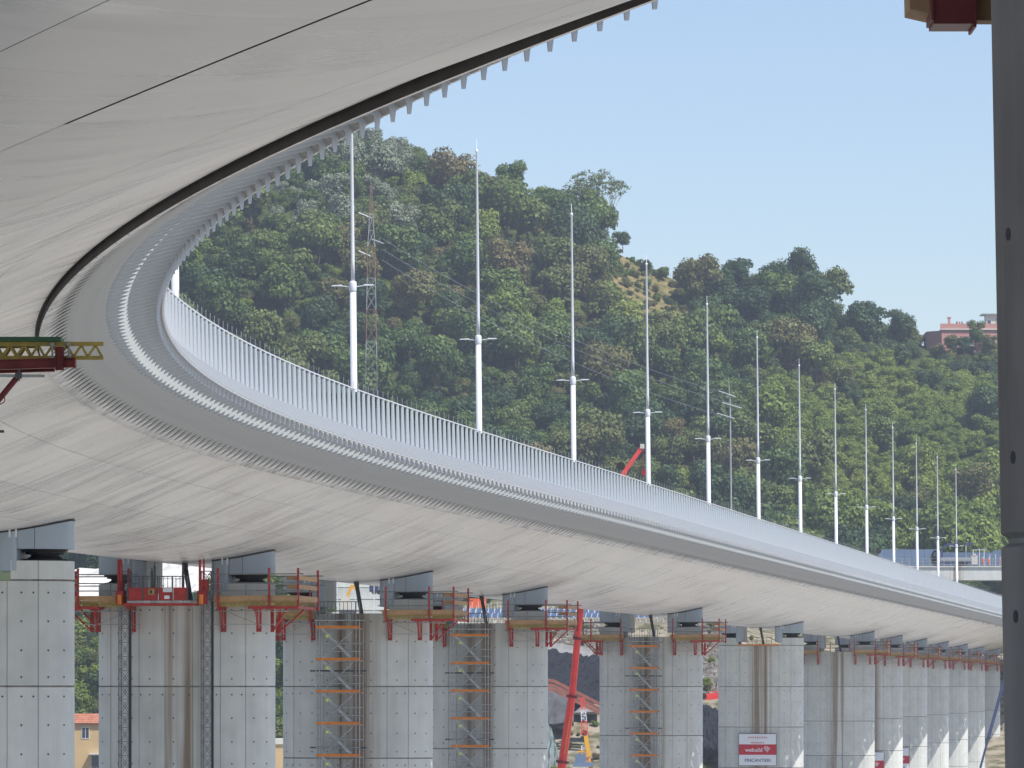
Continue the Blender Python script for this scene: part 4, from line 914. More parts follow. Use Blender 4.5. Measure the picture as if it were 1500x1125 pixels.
for i in range(5):
    m = MB(); m.box(i * .7, i * .7 + .66, 0, .04, 0, 1.9); part('fence_panel', m, M_org, t)
t = thing('retaining_wall', 'grey stepped concrete wall of the yard between the second and third piers', 'wall', P3(470, 1085, 13))
for i, (z0, z1, yy) in enumerate(((0, 3.2, 0), (3.4, 5.6, 3), (5.8, 8.2, 6), (8.4, 11.0, 9))):
    m = MB(); m.box(0, 30, yy, yy + 2.8, z0, z1); part('wall_tier', m, M_conc, t)
for i, px_ in enumerate((494, 548, 520, 563)):
    t = thing('site_post', 'thin white post standing in the yard, seen between the legs over the third pier', 'post', P3(px_, 1060, 13.5), 0, 'white site posts'); m = MB(); m.box(-.08, .08, -.08, .08, 0, 9); part('post', m, M_white, t)
t = thing('excavator', 'small orange excavator with a bent arm working in the yard above the third pier', 'excavator', P3(517, 1050, 13.4))
m = MB(); m.bar((-1.2, 0, 5.2), (-.2, 0, 7.6), .5, .6); m.bar((-.2, 0, 7.6), (1.2, 0, 6.0), .45, .55); part('arm', m, M_cyel, t)
m = MB(); m.box(-2.4, -.6, -1, 1, 2.5, 5.0); part('cab', m, M_cream, t); m = MB(); m.box(-2.8, .6, -1.2, 1.2, 1.0, 2.5); m.box(-2.9, .9, -1.4, 1.4, 0, .9); part('undercarriage', m, M_dsteel, t)
m = MB(); m.box(1.0, 1.5, -.4, .4, 5.2, 6.1); part('bucket', m, M_dsteel, t)
random.seed(11)
for i in range(26):   # pale blocks and crates of the yard
    px_ = random.uniform(470, 905); z = random.uniform(1003, 1009); t = thing('concrete_block', 'pale loose block lying along the front of the yard under the deck', 'block', P3(px_, z, 12.3), random.uniform(-.4, .4), 'loose blocks and boxes in the yard')
    a, b, c = random.uniform(.4, 1.2), random.uniform(.4, 1), random.uniform(.35, 1.0); m = MB(); m.add([(-a, -b, 0), (a, -b, 0), (a, b, 0), (-a, b, 0), (-a * .9, -b * .9, c), (a * .92, -b * .85, c * .95), (a * .9, b * .9, c), (-a * .95, b * .9, c * 1.03)], [(3, 2, 1, 0), (4, 5, 6, 7), (0, 1, 5, 4), (1, 2, 6, 5), (2, 3, 7, 6), (3, 0, 4, 7)]); part('block', m, random.choice([M_conc, M_white_sheet, M_galv, M_conc]), t)
# slope between the piers: rubble, cut slopes coloured dark as shade, red-brown ramp
def sheet(name, label, cat, pts, m, thick=.6, bump=.25, sub=10, kind=None):
    """pts: 4 corners in metres (bl, br, tr, tl): an uneven slab with depth"""
    a, b, c, d = map(Vector, pts); nrm = (b - a).cross(d - a).normalized(); random.seed(len(label)); mb = MB()
    for j in range(sub + 1):
        for i in range(sub + 1):
            u, v = i / sub, j / sub; q = a.lerp(b, u).lerp(d.lerp(c, u), v); mb.v.append(tuple(q + nrm * (random.uniform(-bump, bump)) - a))
    n1 = sub + 1; k = len(mb.v)
    mb.v += [tuple(Vector(q) - nrm * thick) for q in mb.v[:k]]
    for j in range(sub):
        for i in range(sub): f = (j * n1 + i, j * n1 + i + 1, (j + 1) * n1 + i + 1, (j + 1) * n1 + i); mb.f += [f, tuple(q + k for q in f[::-1])]
    rim = [i for i in range(n1)] + [j * n1 + sub for j in range(1, n1)] + [sub * n1 + i for i in range(sub - 1, -1, -1)] + [j * n1 for j in range(sub - 1, 0, -1)]
    for i in range(len(rim)): p, q = rim[i], rim[(i + 1) % len(rim)]; mb.f.append((q, p, p + k, q + k))
    mb.mi = [0] * len(mb.f); o = link(name, mb.mesh(name, m, False), None, a); tag(o, label, cat); 
    if kind: o['kind'] = kind
    return o
Q = lambda px_, py_, z: tuple(pxp(px_, py_, z))
sheet('slope_cut', 'dark shaded cut slope behind the red crane boom', 'slope', (Q(790, 1010, 955), Q(884, 1038, 955), Q(884, 962, 975), Q(790, 948, 975)), M_dark, 1.5, .28, 26)
sheet('slope_cut', 'dark grey lined slope below the red-brown ramp', 'slope', (Q(790, 1062, 948), Q(840, 1058, 948), Q(842, 1015, 954), Q(790, 1000, 954)), mat('slope_grey', (.10, .105, .115), .85, vary=.3, nscale=.5), 1.0, .2, 10)  # plain dark grey slab
sheet('slope_cut', 'dark overgrown cut slope below the excavator arm', 'slope', (Q(1018, 1098, 930), Q(1072, 1096, 930), Q(1072, 1045, 960), Q(1018, 1028, 960)), M_dark, 1.5, .35, 20)
sheet('retaining_wall', 'grey concrete capping wall along the top of the dark cut slope', 'wall', (Q(790, 952, 974), Q(868, 968, 974), Q(868, 950, 976), Q(790, 938, 976)), M_grwall, 1.0, .03, 4)
sheet('retaining_wall', 'pale low wall at the right below the red-brown ramp', 'wall', (Q(840, 1044, 946), Q(884, 1042, 946), Q(884, 1031, 947), Q(856, 1031, 947)), M_grwall, .8, .02, 3)
sheet('retaining_wall', 'slanting white wall between the stair tower pier and the sign pier', 'wall', (Q(1018, 968, 985), Q(1072, 983, 985), Q(1072, 972, 986), Q(1018, 958, 986)), M_white_sheet, .8, .02, 3)
sheet('retaining_wall', 'diagonal pale coping wall running up the dry slope', 'wall', (Q(1018, 938, 990), Q(1072, 978, 990), Q(1072, 972, 990.5), Q(1018, 932, 990.5)), M_conc, .6, .02, 3)
sheet('tarpaulin', 'grey-green tarpaulin sagging at the foot of the slope left of the boom', 'tarpaulin', (Q(790, 1135, 935), Q(828, 1135, 935), Q(808, 1068, 942), Q(790, 1040, 944)), mat('tarp', (.16, .20, .20), .6, vary=.3, nscale=.6), .3, .25, 10)
t = thing('site_ramp', 'red-brown boarded ramp descending to the right across the dark slope', 'ramp', Q(790, 1000, 946))
b0 = Vector(t.location)
RP = [(790, 994), (812, 998), (832, 1008), (852, 1018), (884, 1034)]
for k_, (dy, w_) in enumerate(((0, .0), (7, 1), (13, 2))):
    for a, b in zip(RP[:-1], RP[1:]):
        m = MB(); m.bar(pxp(a[0], a[1] + dy, 944 - w_) - b0, pxp(b[0], b[1] + dy, 944 - w_) - b0, .5, .62); part('board', m, mat('ramp_red', (.34, .13, .09), .8, vary=.3, nscale=.8) if 'ramp_red' not in MATS else MATS['ramp_red'], t)
# rubble on the slopes (uncountable)
random.seed(3); mb = MB()
for i in range(2600):
    px_ = random.choice([random.uniform(790, 890), random.uniform(1015, 1075), random.uniform(640, 1480)]); z = random.uniform(968, 1002); x = (px_ - 750) * z / 7450; g = terr(x, z); s_ = random.uniform(.12, .5) * (1.6 if random.random() < .08 else 1)
    v = [Vector((random.uniform(.6, 1) * sx_, random.uniform(.6, 1) * sy_, random.uniform(.5, 1) * sz_)) * s_ + Vector((x, z, g + .1)) for sz_ in (-1, 1) for sx_, sy_ in ((-1, -1), (1, -1), (1, 1), (-1, 1))]
    mb.add(v, [(3, 2, 1, 0), (4, 5, 6, 7), (0, 1, 5, 4), (1, 2, 6, 5), (2, 3, 7, 6), (3, 0, 4, 7)])
o = link('rubble', mb.mesh('rubble', M_rock)); tag(o, 'pale broken rubble strewn over the slope below the yard', 'rubble', kind='stuff')
# white sprayed slope behind the left piers
sheet('sprayed_slope', 'bright white sprayed concrete slope seen above the left pier heads', 'slope', (Q(60, 875, 1108), Q(420, 898, 1108), Q(330, 812, 1150), Q(60, 838, 1150)), M_white_sheet, 1.0, .5, 24)

# ------------------------------------------------------------------ houses
def tiles(parent, a, b, c, d, rows, cols, m, th=.06):
    """roof tiles in rows between eave a-b and ridge d-c, one object per tile strip cell"""
    a, b, c, d = map(Vector, (a, b, c, d)); nrm = (b - a).cross(d - a).normalized()
    for j in range(rows):
        for i in range(cols):
            u0, u1 = i / cols, (i + .94) / cols; v0, v1 = j / rows, (j + 1.05) / rows
            f = lambda u, v: a.lerp(b, u).lerp(d.lerp(c, u), min(v, 1))
            p = [f(u0, v0), f(u1, v0), f(u1, v1), f(u0, v1)]; m_ = MB(); up = nrm * (th * 2); dn = nrm * th
            m_.add([p[0] + dn, p[1] + dn, p[2], p[3], p[0] + up, p[1] + up, p[2] + dn, p[3] + dn], [(3, 2, 1, 0), (4, 5, 6, 7), (0, 1, 5, 4), (1, 2, 6, 5), (2, 3, 7, 6), (3, 0, 4, 7)])
            part('roof_tile_row', m_, m, parent)
def window(parent, x, y, z, w_, h_, glass=M_win, frame=M_white, split=True, shutter=None):
    m = MB(); f = .12
    for bx in ((x - w_ / 2 - f, x - w_ / 2, z - f, z + h_ + f), (x + w_ / 2, x + w_ / 2 + f, z - f, z + h_ + f), (x - w_ / 2, x + w_ / 2, z - f, z), (x - w_ / 2, x + w_ / 2, z + h_, z + h_ + f)) + (((x - .05, x + .05, z, z + h_),) if split else ()):
        m.box(bx[0], bx[1], y - .10, y + .05, bx[2], bx[3])
    o = part('window', m, frame, parent); g = MB()
    if split: g.box(x - w_ / 2, x - .05, y - .03, y + .0, z, z + h_); g.box(x + .05, x + w_ / 2, y - .03, y, z, z + h_)
    else: g.box(x - w_ / 2, x + w_ / 2, y - .03, y + .0, z, z + h_)
    part('pane', g, shutter or glass, o)
t = thing('house', 'ochre house with terracotta tiled roof at the lower left between two piers', 'house', (-92.5, 1060, -22))
m = MB(); m.box(-.0, 11, 0, 9, 0, 15.9 - 1.7); part('wall', m, M_ochre, t)
m = MB(); m.box(-3.2, 0, 1.5, 9, 0, 13.6); part('side_wall', m, M_ochre, t)
m = MB(); m.box(-.35, 11.4, -.55, 9.5, 14.2, 14.34); part('eaves', m, M_tile, t)
tiles(t, (-.4, -.6, 14.35), (11.4, -.6, 14.35), (11.0, 3.2, 16.35), (.9, 3.2, 16.35), 5, 14, M_tile)
m = MB(); m.add([(-.4, 9.5, 14.35), (11.4, 9.5, 14.35), (11, 3.2, 16.4), (.9, 3.2, 16.4), (-.4, -.6, 14.30), (11.4, -.6, 14.30)], [(0, 1, 2, 3), (0, 3, 4), (1, 5, 2), (4, 3, 2, 5)]); part('roof', m, M_tile, t)
m = MB(); m.bar((-.45, -.65, 14.5), (.9, 3.1, 16.45), .35, .12); part('roof_flashing', m, M_white, t)
for xx in (3.6, 7.8): window(t, xx, 0, 11.3, 1.4, 2.2)
window(t, 6.5, 0, 5.0, 3.2, 2.6, frame=M_galv)
m = MB(); m.box(4.4, 9, -1.6, -.02, 7.9, 8.1); part('canopy', m, M_white, t)
m = MB(); m.box(4.5, 9, -1.7, -.1, 4.2, 4.4); part('balcony', m, M_conc, t)
for q in np.arange(4.6, 9, .5):
    m = MB(); m.box(q - .04, q + .04, -1.66, -1.6, 4.4, 5.4); part('baluster', m, M_galv, t)
m = MB(); m.tube((-.25, -.1, 0), (-.25, -.1, 13.9), .12); part('drain_pipe', m, M_white, t)
m = MB(); m.box(-3.4, -.5, 1.2, 4, 13.6, 14.4); part('tarpaulin_cover', m, mat('tarp_blue', (.04, .18, .55), .5), t)
t = thing('house', 'ochre flat-topped building low between the second and third piers', 'house', (-46.5, 930, -31.5))
m = MB(); m.box(0, 9, 0, 8, 0, 21); part('wall', m, M_ochre, t); m = MB(); m.box(-.3, 9.3, -.3, 8.3, 21, 22); part('parapet', m, M_cream, t)
window(t, 2.6, 0, 14.0, 1.3, 2.2); window(t, 5.6, 0, 14.0, 1.3, 2.2); m = MB(); m.box(.2, 6, -1.5, -.02, 12, 12.3); part('balcony', m, M_conc, t)
# pink building on the ridge
t = thing('apartment_building', 'pink building with roof terrace on the ridge behind the trees at the right', 'building', (117.6, 1392, 88.9))
m = MB(); m.box(0, 26, 0, 12, 0, 8.6); part('wall', m, M_pink, t)
m = MB(); m.add([(-3.8, 4, 0), (0, 0, 0), (0, 12, 0), (-3.8, 14, 0), (-3.8, 4, 8.6), (0, 0, 8.6), (0, 12, 8.6), (-3.8, 14, 8.6)], [(3, 2, 1, 0), (4, 5, 6, 7), (0, 1, 5, 4), (2, 3, 7, 6), (3, 0, 4, 7)]); part('side_wall', m, M_pink, t)
m = MB(); m.box(-.2, 26, -.4, -.01, 8.75, 9.1); part('cornice', m, M_cream, t)
m = MB(); m.box(-.4, 26, -.25, .1, 9.1, 10.5); part('parapet', m, M_pink, t)
m = MB(); m.box(0, 26, .1, 12, 9.0, 9.2); part('roof_terrace', m, M_conc, t)
for xx in (4.6, 7.9, 14.0, 19.0): window(t, xx, 0, 4.6, 1.2, 2.0, shutter=M_teal, split=False)
m = MB(); m.box(1.8, 2.5, 1, 1.7, 9.2, 12.1); m.box(1.6, 2.7, .9, 1.8, 12.1, 12.4); part('chimney', m, M_pink, t)
m = MB(); m.box(12.5, 20.0, 3, 9, 9.2, 13.2); part('penthouse_wall', m, M_cream, t)
m = MB(); m.box(11.2, 20.5, 2.2, 9.5, 13.2, 13.45); part('penthouse_roof', m, M_galv, t)
m = MB(); m.box(20.5, 26, 2, 9, 9.2, 13.8); part('penthouse_wall', m, M_cream, t)
m = MB(); m.add([(19.6, 1.6, 13.8), (26, 1.6, 13.8), (26, 5, 15.2), (21.2, 5, 15.2), (19.6, 9, 13.8), (26, 9, 13.8)], [(0, 1, 2, 3), (3, 2, 5, 4), (0, 3, 4)]); part('penthouse_roof', m, M_dsteel, t)
window(t, 16.2, 3, 10.4, 1.8, 1.8, frame=M_galv, split=False); window(t, 13.3, 3, 10.3, .7, 1.2, frame=M_galv, split=False)
for i, xx in enumerate(np.arange(4.0, 10, .7)):
    m = MB(); m.box(xx, xx + .4, .5, .53, 10.4, 11.1); part('laundry', m, [M_navy, M_crane, M_teal, M_signwhite][i % 4], t)

# ------------------------------------------------------------------ pylon, pole and wires on the hillside
def gz(px_, z): x = (px_ - 750) * z / 7450; return x, terr(x, z)
zt = 1190; x0, g0 = gz(544, zt); top = (1006 - 268) * zt / 7450
t = thing('power_pylon', 'thin red and white lattice power pylon on the wooded slope', 'pylon', (x0, zt, g0))
H_ = top - g0; segs = 22
def pw(f): return 1.9 * (1 - f) + .62 * f if f < .86 else max(.06, .62 * (1 - (f - .86) / .14))
for i in range(segs):
    f0, f1 = i / segs, (i + 1) / segs; a, b = pw(f0), pw(f1); z0_, z1_ = f0 * H_, f1 * H_; m = MB()
    for sx_, sy_ in ((-1, -1), (1, -1), (1, 1), (-1, 1)): m.bar((sx_ * a, sy_ * a, z0_), (sx_ * b, sy_ * b, z1_), .11)
    for q in range(4):
        c0 = [(-1, -1), (1, -1), (1, 1), (-1, 1)][q]; c1 = [(1, -1), (1, 1), (-1, 1), (-1, -1)][q]
        m.bar((c0[0] * a, c0[1] * a, z0_), (c1[0] * b, c1[1] * b, z1_), .06); m.bar((c1[0] * a, c1[1] * a, z0_), (c0[0] * b, c0[1] * b, z1_), .06); m.bar((c0[0] * b, c0[1] * b, z1_), (c1[0] * b, c1[1] * b, z1_), .06)
    part('lattice_section', m, M_mgrey if i < 11 else (M_galv if (i // 2) % 2 else mat('pylon_red', (.26, .13, .10), .6) if 'pylon_red' not in MATS else MATS['pylon_red']), t)
for f, s in ((.90, -1), (.84, 1), (.79, -1)):
    m = MB(); m.bar((0, 0, f * H_), (3.0 * s, -1, f * H_ - (1.2 * s)), .22); part('cross_arm', m, M_white, t)
PY = Vector((x0, zt, g0))
zt2 = 1150; x1, g1 = gz(1072, zt2)
t = thing('power_pole', 'slim grey power pole with three cross arms on the slope, right of the bridge middle', 'power pole', (x1, zt2, g1)); Hp = (1006 - 553) * zt2 / 7450 - g1
m = MB(); m.tube((0, 0, 0), (-.4, 0, Hp * .9), .26, .16, 8); m.tube((-.4, 0, Hp * .9), (-.75, 0, Hp), .10, .04, 6); part('pole', m, M_galv, t)
for dz, a, b in ((-3.6, -2.9, .8), (-6.2, -2.2, 2.2), (-8.6, -3.3, .7)):
    m = MB(); m.bar((a, 0, Hp + dz + .5 * 1.2), (b, -.4, Hp + dz - .7), .17); part('cross_arm', m, M_white, t)
PO = Vector((x1, zt2, g1 + Hp))
for i, (dz, dx) in enumerate(((-4, 0), (-6.5, 2), (-9, -1))):
    a = PY + Vector((2.5, -1, H_ * .84 - i * 2.5)); b = PO + Vector((dx, 0, dz)); m = MB(); N_ = 20
    pts = [a.lerp(b, q / N_) - Vector((0, 0, 14 * (q / N_) * (1 - q / N_))) for q in range(N_ + 1)]
    for p_, q_ in zip(pts[:-1], pts[1:]): m.bar(p_ - a, q_ - a, .07)
    o = link('power_line', m.mesh('power_line', M_galv), None, a); tag(o, ['uppermost', 'middle', 'lowest'][i] + ' thin power line sagging from the pylon to the pole', 'power line', 'power lines')
# ------------------------------------------------------------------ trees
def crown_mesh(seed, blobs, nl, size, m, dens=1.0, squash=.8, inner=.18):
    rnd = np.random.RandomState(seed); V = []; F = []
    B = np.array(blobs); wts = (B[:, 3] ** 2); wts /= wts.sum(); n = nl
    bi = rnd.choice(len(B), n, p=wts); d = rnd.normal(size=(n, 3)); d /= np.linalg.norm(d, axis=1)[:, None]; d[:, 2] = np.where(d[:, 2] < -.35, -d[:, 2] * .6, d[:, 2])
    rr = np.where(rnd.rand(n) < inner, rnd.uniform(.45, .85, n), rnd.uniform(.84, 1.08, n))
    lump = 1 + .13 * np.sin(d[:, 0] * 9 + bi * 2.1) * np.cos(d[:, 1] * 8 + bi) + .08 * np.sin(d[:, 2] * 13 + bi * 5)
    c = B[bi, :3] + d * (B[bi, 3] * rr * lump)[:, None] * np.array([1, 1, squash])
    nr = d + rnd.normal(size=(n, 3)) * .38; nr /= np.linalg.norm(nr, axis=1)[:, None]
    u = np.cross(nr, rnd.normal(size=(n, 3))); u /= np.linalg.norm(u, axis=1)[:, None]; v = np.cross(nr, u)
    s = rnd.uniform(.55, 1.3, n)[:, None] * size
    q = np.stack([c - u * s - v * s * .6, c + u * s * .8 - v * s * .7, c + u * s + v * s * .55, c - u * s * .7 + v * s * .8], 1).reshape(-1, 3)
    me = bpy.data.meshes.new('crown'); me.from_pydata(q.tolist(), [], [(4 * i, 4 * i + 1, 4 * i + 2, 4 * i + 3) for i in range(n)]); me.materials.append(m); me.update(); return me
def trunk_mesh(h, r, limbs, m, seed=0, name='trunk'):
    mb = MB(); random.seed(seed); a = Vector((0, 0, -1.0)); 
    for i in range(4):
        b = Vector((random.uniform(-.25, .25), random.uniform(-.25, .25), h * (i + 1) / 4)); mb.tube(a, b, r * (1 - .17 * i), r * (1 - .17 * (i + 1)), 7); a = b
    for i in range(limbs):
        z = h * random.uniform(.45, .95); ang = random.uniform(0, 6.28); l = h * random.uniform(.3, .55); p = Vector((0, 0, z)); q = p + Vector((math.cos(ang) * l * .6, math.sin(ang) * l * .6, l * .7)); mb.tube(p, q, r * .45, r * .15, 5)
        for j in range(2): q2 = q + Vector((random.uniform(-1, 1), random.uniform(-1, 1), random.uniform(.4, 1.2))) * l * .4; mb.tube(q, q2, r * .2, r * .06, 4)
    return mb.mesh(name, m)
def blobset(seed, R_, hb, n=9, spread=.62):
    rd = random.Random(seed); out = [(0, 0, hb + R_ * .5, R_ * .72)]
    for i in range(n):
        a = rd.uniform(0, 6.28); q = rd.uniform(.3, spread) * R_; z = hb + R_ * rd.uniform(0, 1.15); out.append((q * math.cos(a), q * math.sin(a), z, R_ * rd.uniform(.32, .55)))
    return out
KIND = {}
for nm, m, nvar, sz, nl in (('mixed', M_leaf, 5, .255, 4000), ('dark', M_dleaf, 3, .24, 4200), ('bright', M_bleaf, 2, .24, 3600), ('silver', M_sleaf, 2, .23, 3600), ('brown', M_oleaf, 2, .23, 3600)):
    KIND[nm] = []
    for v in range(nvar):
        sd_ = hash((nm[0], v)) % 1 + v * 17 + len(nm) * 101
        cr = crown_mesh(sd_, blobset(sd_, 4.6, 3.4, 10, .75 if v % 2 else .6), nl, sz, m, squash=.85 if v % 2 else .95); tr = trunk_mesh(5.2, .26, 5, M_bark, sd_)
        KIND[nm].append((cr, tr))
LAB = {'mixed': ('green broadleaf tree in the dense wood covering the hillside', 'green broadleaf trees on the hill'), 'dark': ('dark green dense tree in the wood covering the hillside', 'dark green trees on the hill'),
       'bright': ('bright yellow-green leafy tree or bush on the lower open slope', 'bright green bushes on the open slope'), 'silver': ('silvery grey-green olive tree near the upper left of the hill', 'silver green trees near the hilltop'), 'brown': ('olive brown drying tree among the green ones on the hillside', 'brownish trees on the hill')}
def kind_at(u, v_, rd):
    """u pixel-like bearing, v_ = fraction of the slope height"""
    if 380 < u < 600 and v_ > .74: return 'silver' if rd.random() < .65 else 'mixed'
    if u > 1120 and .18 < v_ < .62: return rd.choice(['bright', 'bright', 'bright', 'mixed', 'dark'])
    if u > 1040 and v_ < .2: return rd.choice(['bright', 'mixed', 'mixed', 'dark'])
    if u > 1040 and v_ > .8: return rd.choice(['dark', 'dark', 'mixed'])
    q = rd.random(); return 'dark' if q < .30 else ('brown' if q < .42 else ('bright' if q < .50 else 'mixed'))
def bearing(x, y): return 750 + 7450 * x / y
rd = random.Random(21); cells = {}; SPOTS = []
def free(x, y, d):
    ci, cj = int(x // 6), int(y // 6)
    for a in range(ci - 2, ci + 3):
        for b in range(cj - 2, cj + 3):
            for (p, q, e) in cells.get((a, b), ()):
                if (p - x) ** 2 + (q - y) ** 2 < ((d + e) * .5) ** 2: return False
    return True
def dry(x, y):
    u = bearing(x, y); z = terr(x, y); py = 1006 - 7450 * z / y
    a = ((u - 935) / 78) ** 2 + ((py - 440 - (u - 935) * .42) / 58) ** 2
    return a < 1 or (882 < u < 1008 and y > 1300 and py < float(np.interp(u, RU, RY)) + 105)
def mead(x, y):
    u = bearing(x, y); py = 1006 - 7450 * terr(x, y) / y
    return ((u - 1335) / 190) ** 2 + ((py - 650 - (u - 1350) * .12) / 105) ** 2 < 1 and math.sin(x * .21 + y * .05) + math.sin(y * .13 - x * .07) < 1.25
tries = 0
while len(SPOTS) < 2300 and tries < 60000:
    tries += 1; y = rd.uniform(1108, 1406); u = rd.uniform(60, 1620); x = (u - 750) / 7450 * y
    if u > 1335 and y > 1366: continue
    if u < 470 and y < 1158: continue
    if 1290 < u < 1530 and y < 1120: continue
    md = mead(x, y); dy_ = dry(x, y)
    if dy_ and (rd.random() < .96 or 895 < u < 1000): continue
    sc_ = rd.choice([.6, .8, 1.0, 1.2, 1.45, 1.6]) * (.42 if md else 1)
    if y > 1385: sc_ = min(sc_, .8)
    if u > 1330 and y > 1330: sc_ = min(sc_, .6)
    d = 6.4 * sc_
    if not free(x, y, d): continue
    cells.setdefault((int(x // 6), int(y // 6)), []).append((x, y, d)); SPOTS.append((x, y, sc_, md))
# the largest in view are things of their own, the rest one thicket
def vis_key(s_): return -s_[2]
inview = [s_ for s_ in SPOTS if 235 < bearing(s_[0], s_[1]) < 1470]
inview.sort(key=vis_key); first = set(id(s_) for s_ in inview[:292]); KN_ = {}
pts = {k: [] for k in KIND}
def put_tree(nm, var, x, y, z, sc_, sz_, rot, label=None, group=None, name=None):
    lab, grp = LAB[nm]; t = thing(name or 'hillside_tree', label or lab, 'tree', (x, y, z), rot, group or grp); t.scale = (sc_, sc_, sz_)
    link('crown', KIND[nm][var][0], t); link('trunk', KIND[nm][var][1], t); return t
for s_ in SPOTS:
    x, y, sc_, md = s_; z = terr(x, y); u = bearing(x, y); v_ = max(0, min(1, z / max(10, ridge(u)))); nm = 'bright' if md else kind_at(u, v_, rd)
    if id(s_) in first: put_tree(nm, rd.randrange(len(KIND[nm])), x, y, z - .5, sc_, sc_ * rd.uniform(.85, 1.2), rd.uniform(0, 6.28))
    else: pts[nm].append((x, y, z - .8, sc_ * 1.02, rd.uniform(0, 6.28)))
# undergrowth between the trees
for i in range(4600):
    y = rd.uniform(1104, 1404); u = rd.uniform(60, 1620); x = (u - 750) / 7450 * y
    if (u < 470 and y < 1158) or (1290 < u < 1530 and y < 1120): continue
    if dry(x, y):
        for q_ in range(3): x2, y2 = x + rd.uniform(-3, 3), y + rd.uniform(-4, 4); pts[rd.choice(['brown', 'brown', 'bright', 'mixed'])].append((x2, y2, terr(x2, y2) - .7, rd.uniform(.09, .27), rd.uniform(0, 6.28)))
        continue
    nm = 'bright' if mead(x, y) or rd.random() < .25 else rd.choice(['mixed', 'mixed', 'dark', 'brown']); pts[nm].append((x, y, terr(x, y) - 1.6, rd.uniform(.3, .58), rd.uniform(0, 6.28)))
# around the houses and below the white slope at the left, and loose bushes on the dry slope in the middle
for i in range(420):
    y = rd.uniform(1072, 1112); u = rd.uniform(-40, 470); x = (u - 750) / 7450 * y; nm = rd.choice(['mixed', 'dark', 'bright', 'mixed'])
    if -96 < x < -78 and y < 1074: continue
    pts[nm].append((x, y, terr(x, y) + rd.uniform(-1, 0) + (y - 1072) * (.40 if u < 190 else .18), rd.uniform(.45, .95), rd.uniform(0, 6.28)))
for i in range(160):
    y = rd.uniform(935, 1010); u = rd.uniform(385, 478); x = (u - 750) / 7450 * y
    if y < 946 and u > 392: continue
    pts[rd.choice(['mixed', 'dark', 'mixed', 'bright'])].append((x, y, terr(x, y) - .5 + (y - 935) * .05, rd.uniform(.4, .95), rd.uniform(0, 6.28)))
for i in range(150):
    y = rd.uniform(925, 1000); u = rd.choice([rd.uniform(795, 885), rd.uniform(1015, 1075), rd.uniform(60, 1400)]); x = (u - 750) / 7450 * y
    pts[rd.choice(['brown', 'bright', 'mixed'])].append((x, y, terr(x, y) - .5, rd.uniform(.08, .22), rd.uniform(0, 6.28)))
def scatter(name, label, P_, protos):
    me = bpy.data.meshes.new(name); me.from_pydata([p[:3] for p in P_], [], [])
    a = me.attributes.new('siz', 'FLOAT', 'POINT'); a.data.foreach_set('value', [p[3] for p in P_]); b = me.attributes.new('rot', 'FLOAT', 'POINT'); b.data.foreach_set('value', [p[4] for p in P_])
    o = link(name, me); tag(o, label, 'thicket', kind='stuff')
    col = bpy.data.collections.new(name + '_kinds')
    for cr in protos: po = bpy.data.objects.new(name + '_leafage', cr); col.objects.link(po)
    g = bpy.data.node_groups.new(name, 'GeometryNodeTree'); g.interface.new_socket('Geometry', in_out='INPUT', socket_type='NodeSocketGeometry'); g.interface.new_socket('Geometry', in_out='OUTPUT', socket_type='NodeSocketGeometry')
    gi = g.nodes.new('NodeGroupInput'); go = g.nodes.new('NodeGroupOutput'); ip = g.nodes.new('GeometryNodeInstanceOnPoints'); ci = g.nodes.new('GeometryNodeCollectionInfo'); ci.inputs[0].default_value = col; ci.inputs['Separate Children'].default_value = True; ci.inputs['Reset Children'].default_value = True
    n1 = g.nodes.new('GeometryNodeInputNamedAttribute'); n1.data_type = 'FLOAT'; n1.inputs[0].default_value = 'siz'; n2 = g.nodes.new('GeometryNodeInputNamedAttribute'); n2.data_type = 'FLOAT'; n2.inputs[0].default_value = 'rot'
    cx = g.nodes.new('ShaderNodeCombineXYZ'); g.links.new(n2.outputs[0], cx.inputs[2]); ip.inputs['Pick Instance'].default_value = True
    g.links.new(gi.outputs[0], ip.inputs['Points']); g.links.new(ci.outputs[0], ip.inputs['Instance']); g.links.new(cx.outputs[0], ip.inputs['Rotation']); g.links.new(n1.outputs[0], ip.inputs['Scale']); g.links.new(ip.outputs[0], go.inputs[0])
    md = o.modifiers.new('scatter', 'NODES'); md.node_group = g; return o
for nm, lab in (('mixed', 'green thicket filling the hillside between the bigger trees'), ('dark', 'dark green thicket filling the hillside between the bigger trees'), ('bright', 'yellow-green creepers and bushes over the open lower slope'), ('silver', 'silvery scrub near the top left of the hill'), ('brown', 'brownish dry scrub scattered over the hillside')):
    if pts[nm]: scatter('thicket_' + nm, lab, pts[nm], [c for c, _ in KIND[nm]])
# trees one can single out on the skyline
def at_px(u, ybase, z=1396): x = (u - 750) * z / 7450; return x, z, (1006 - ybase) * z / 7450
def special(nm, var, u, yb, z, sx_, sz_, label, rot=0): 
    x, y, h = at_px(u, yb, z); return put_tree(nm, var, x, y, h, sx_, sz_, rot, label, 'trees standing out on the skyline', 'skyline_tree')
special('mixed', 0, 748, 292, 1392, .95, 1.0, 'rounded green tree on the skyline between the second and third lighting masts from the left', 1)
special('dark', 1, 1078, 438, 1385, 1.0, 1.15, 'dark tree on the skyline, left one of the two dark groups', 2)
special('dark', 0, 1128, 445, 1380, 1.1, 1.2, 'dark tree on the skyline between the two dark groups', .5)
special('dark', 2, 1165, 452, 1382, 1.35, 1.65, 'tallest dark tree on the skyline, right of the middle', 4)
special('dark', 0, 1196, 478, 1378, .9, 1.5, 'dark pointed conifer at the right end of the tall dark group', 5)
special('dark', 1, 1262, 488, 1385, 1.1, .9, 'low dark tree on the skyline right of the dip', 1.2)
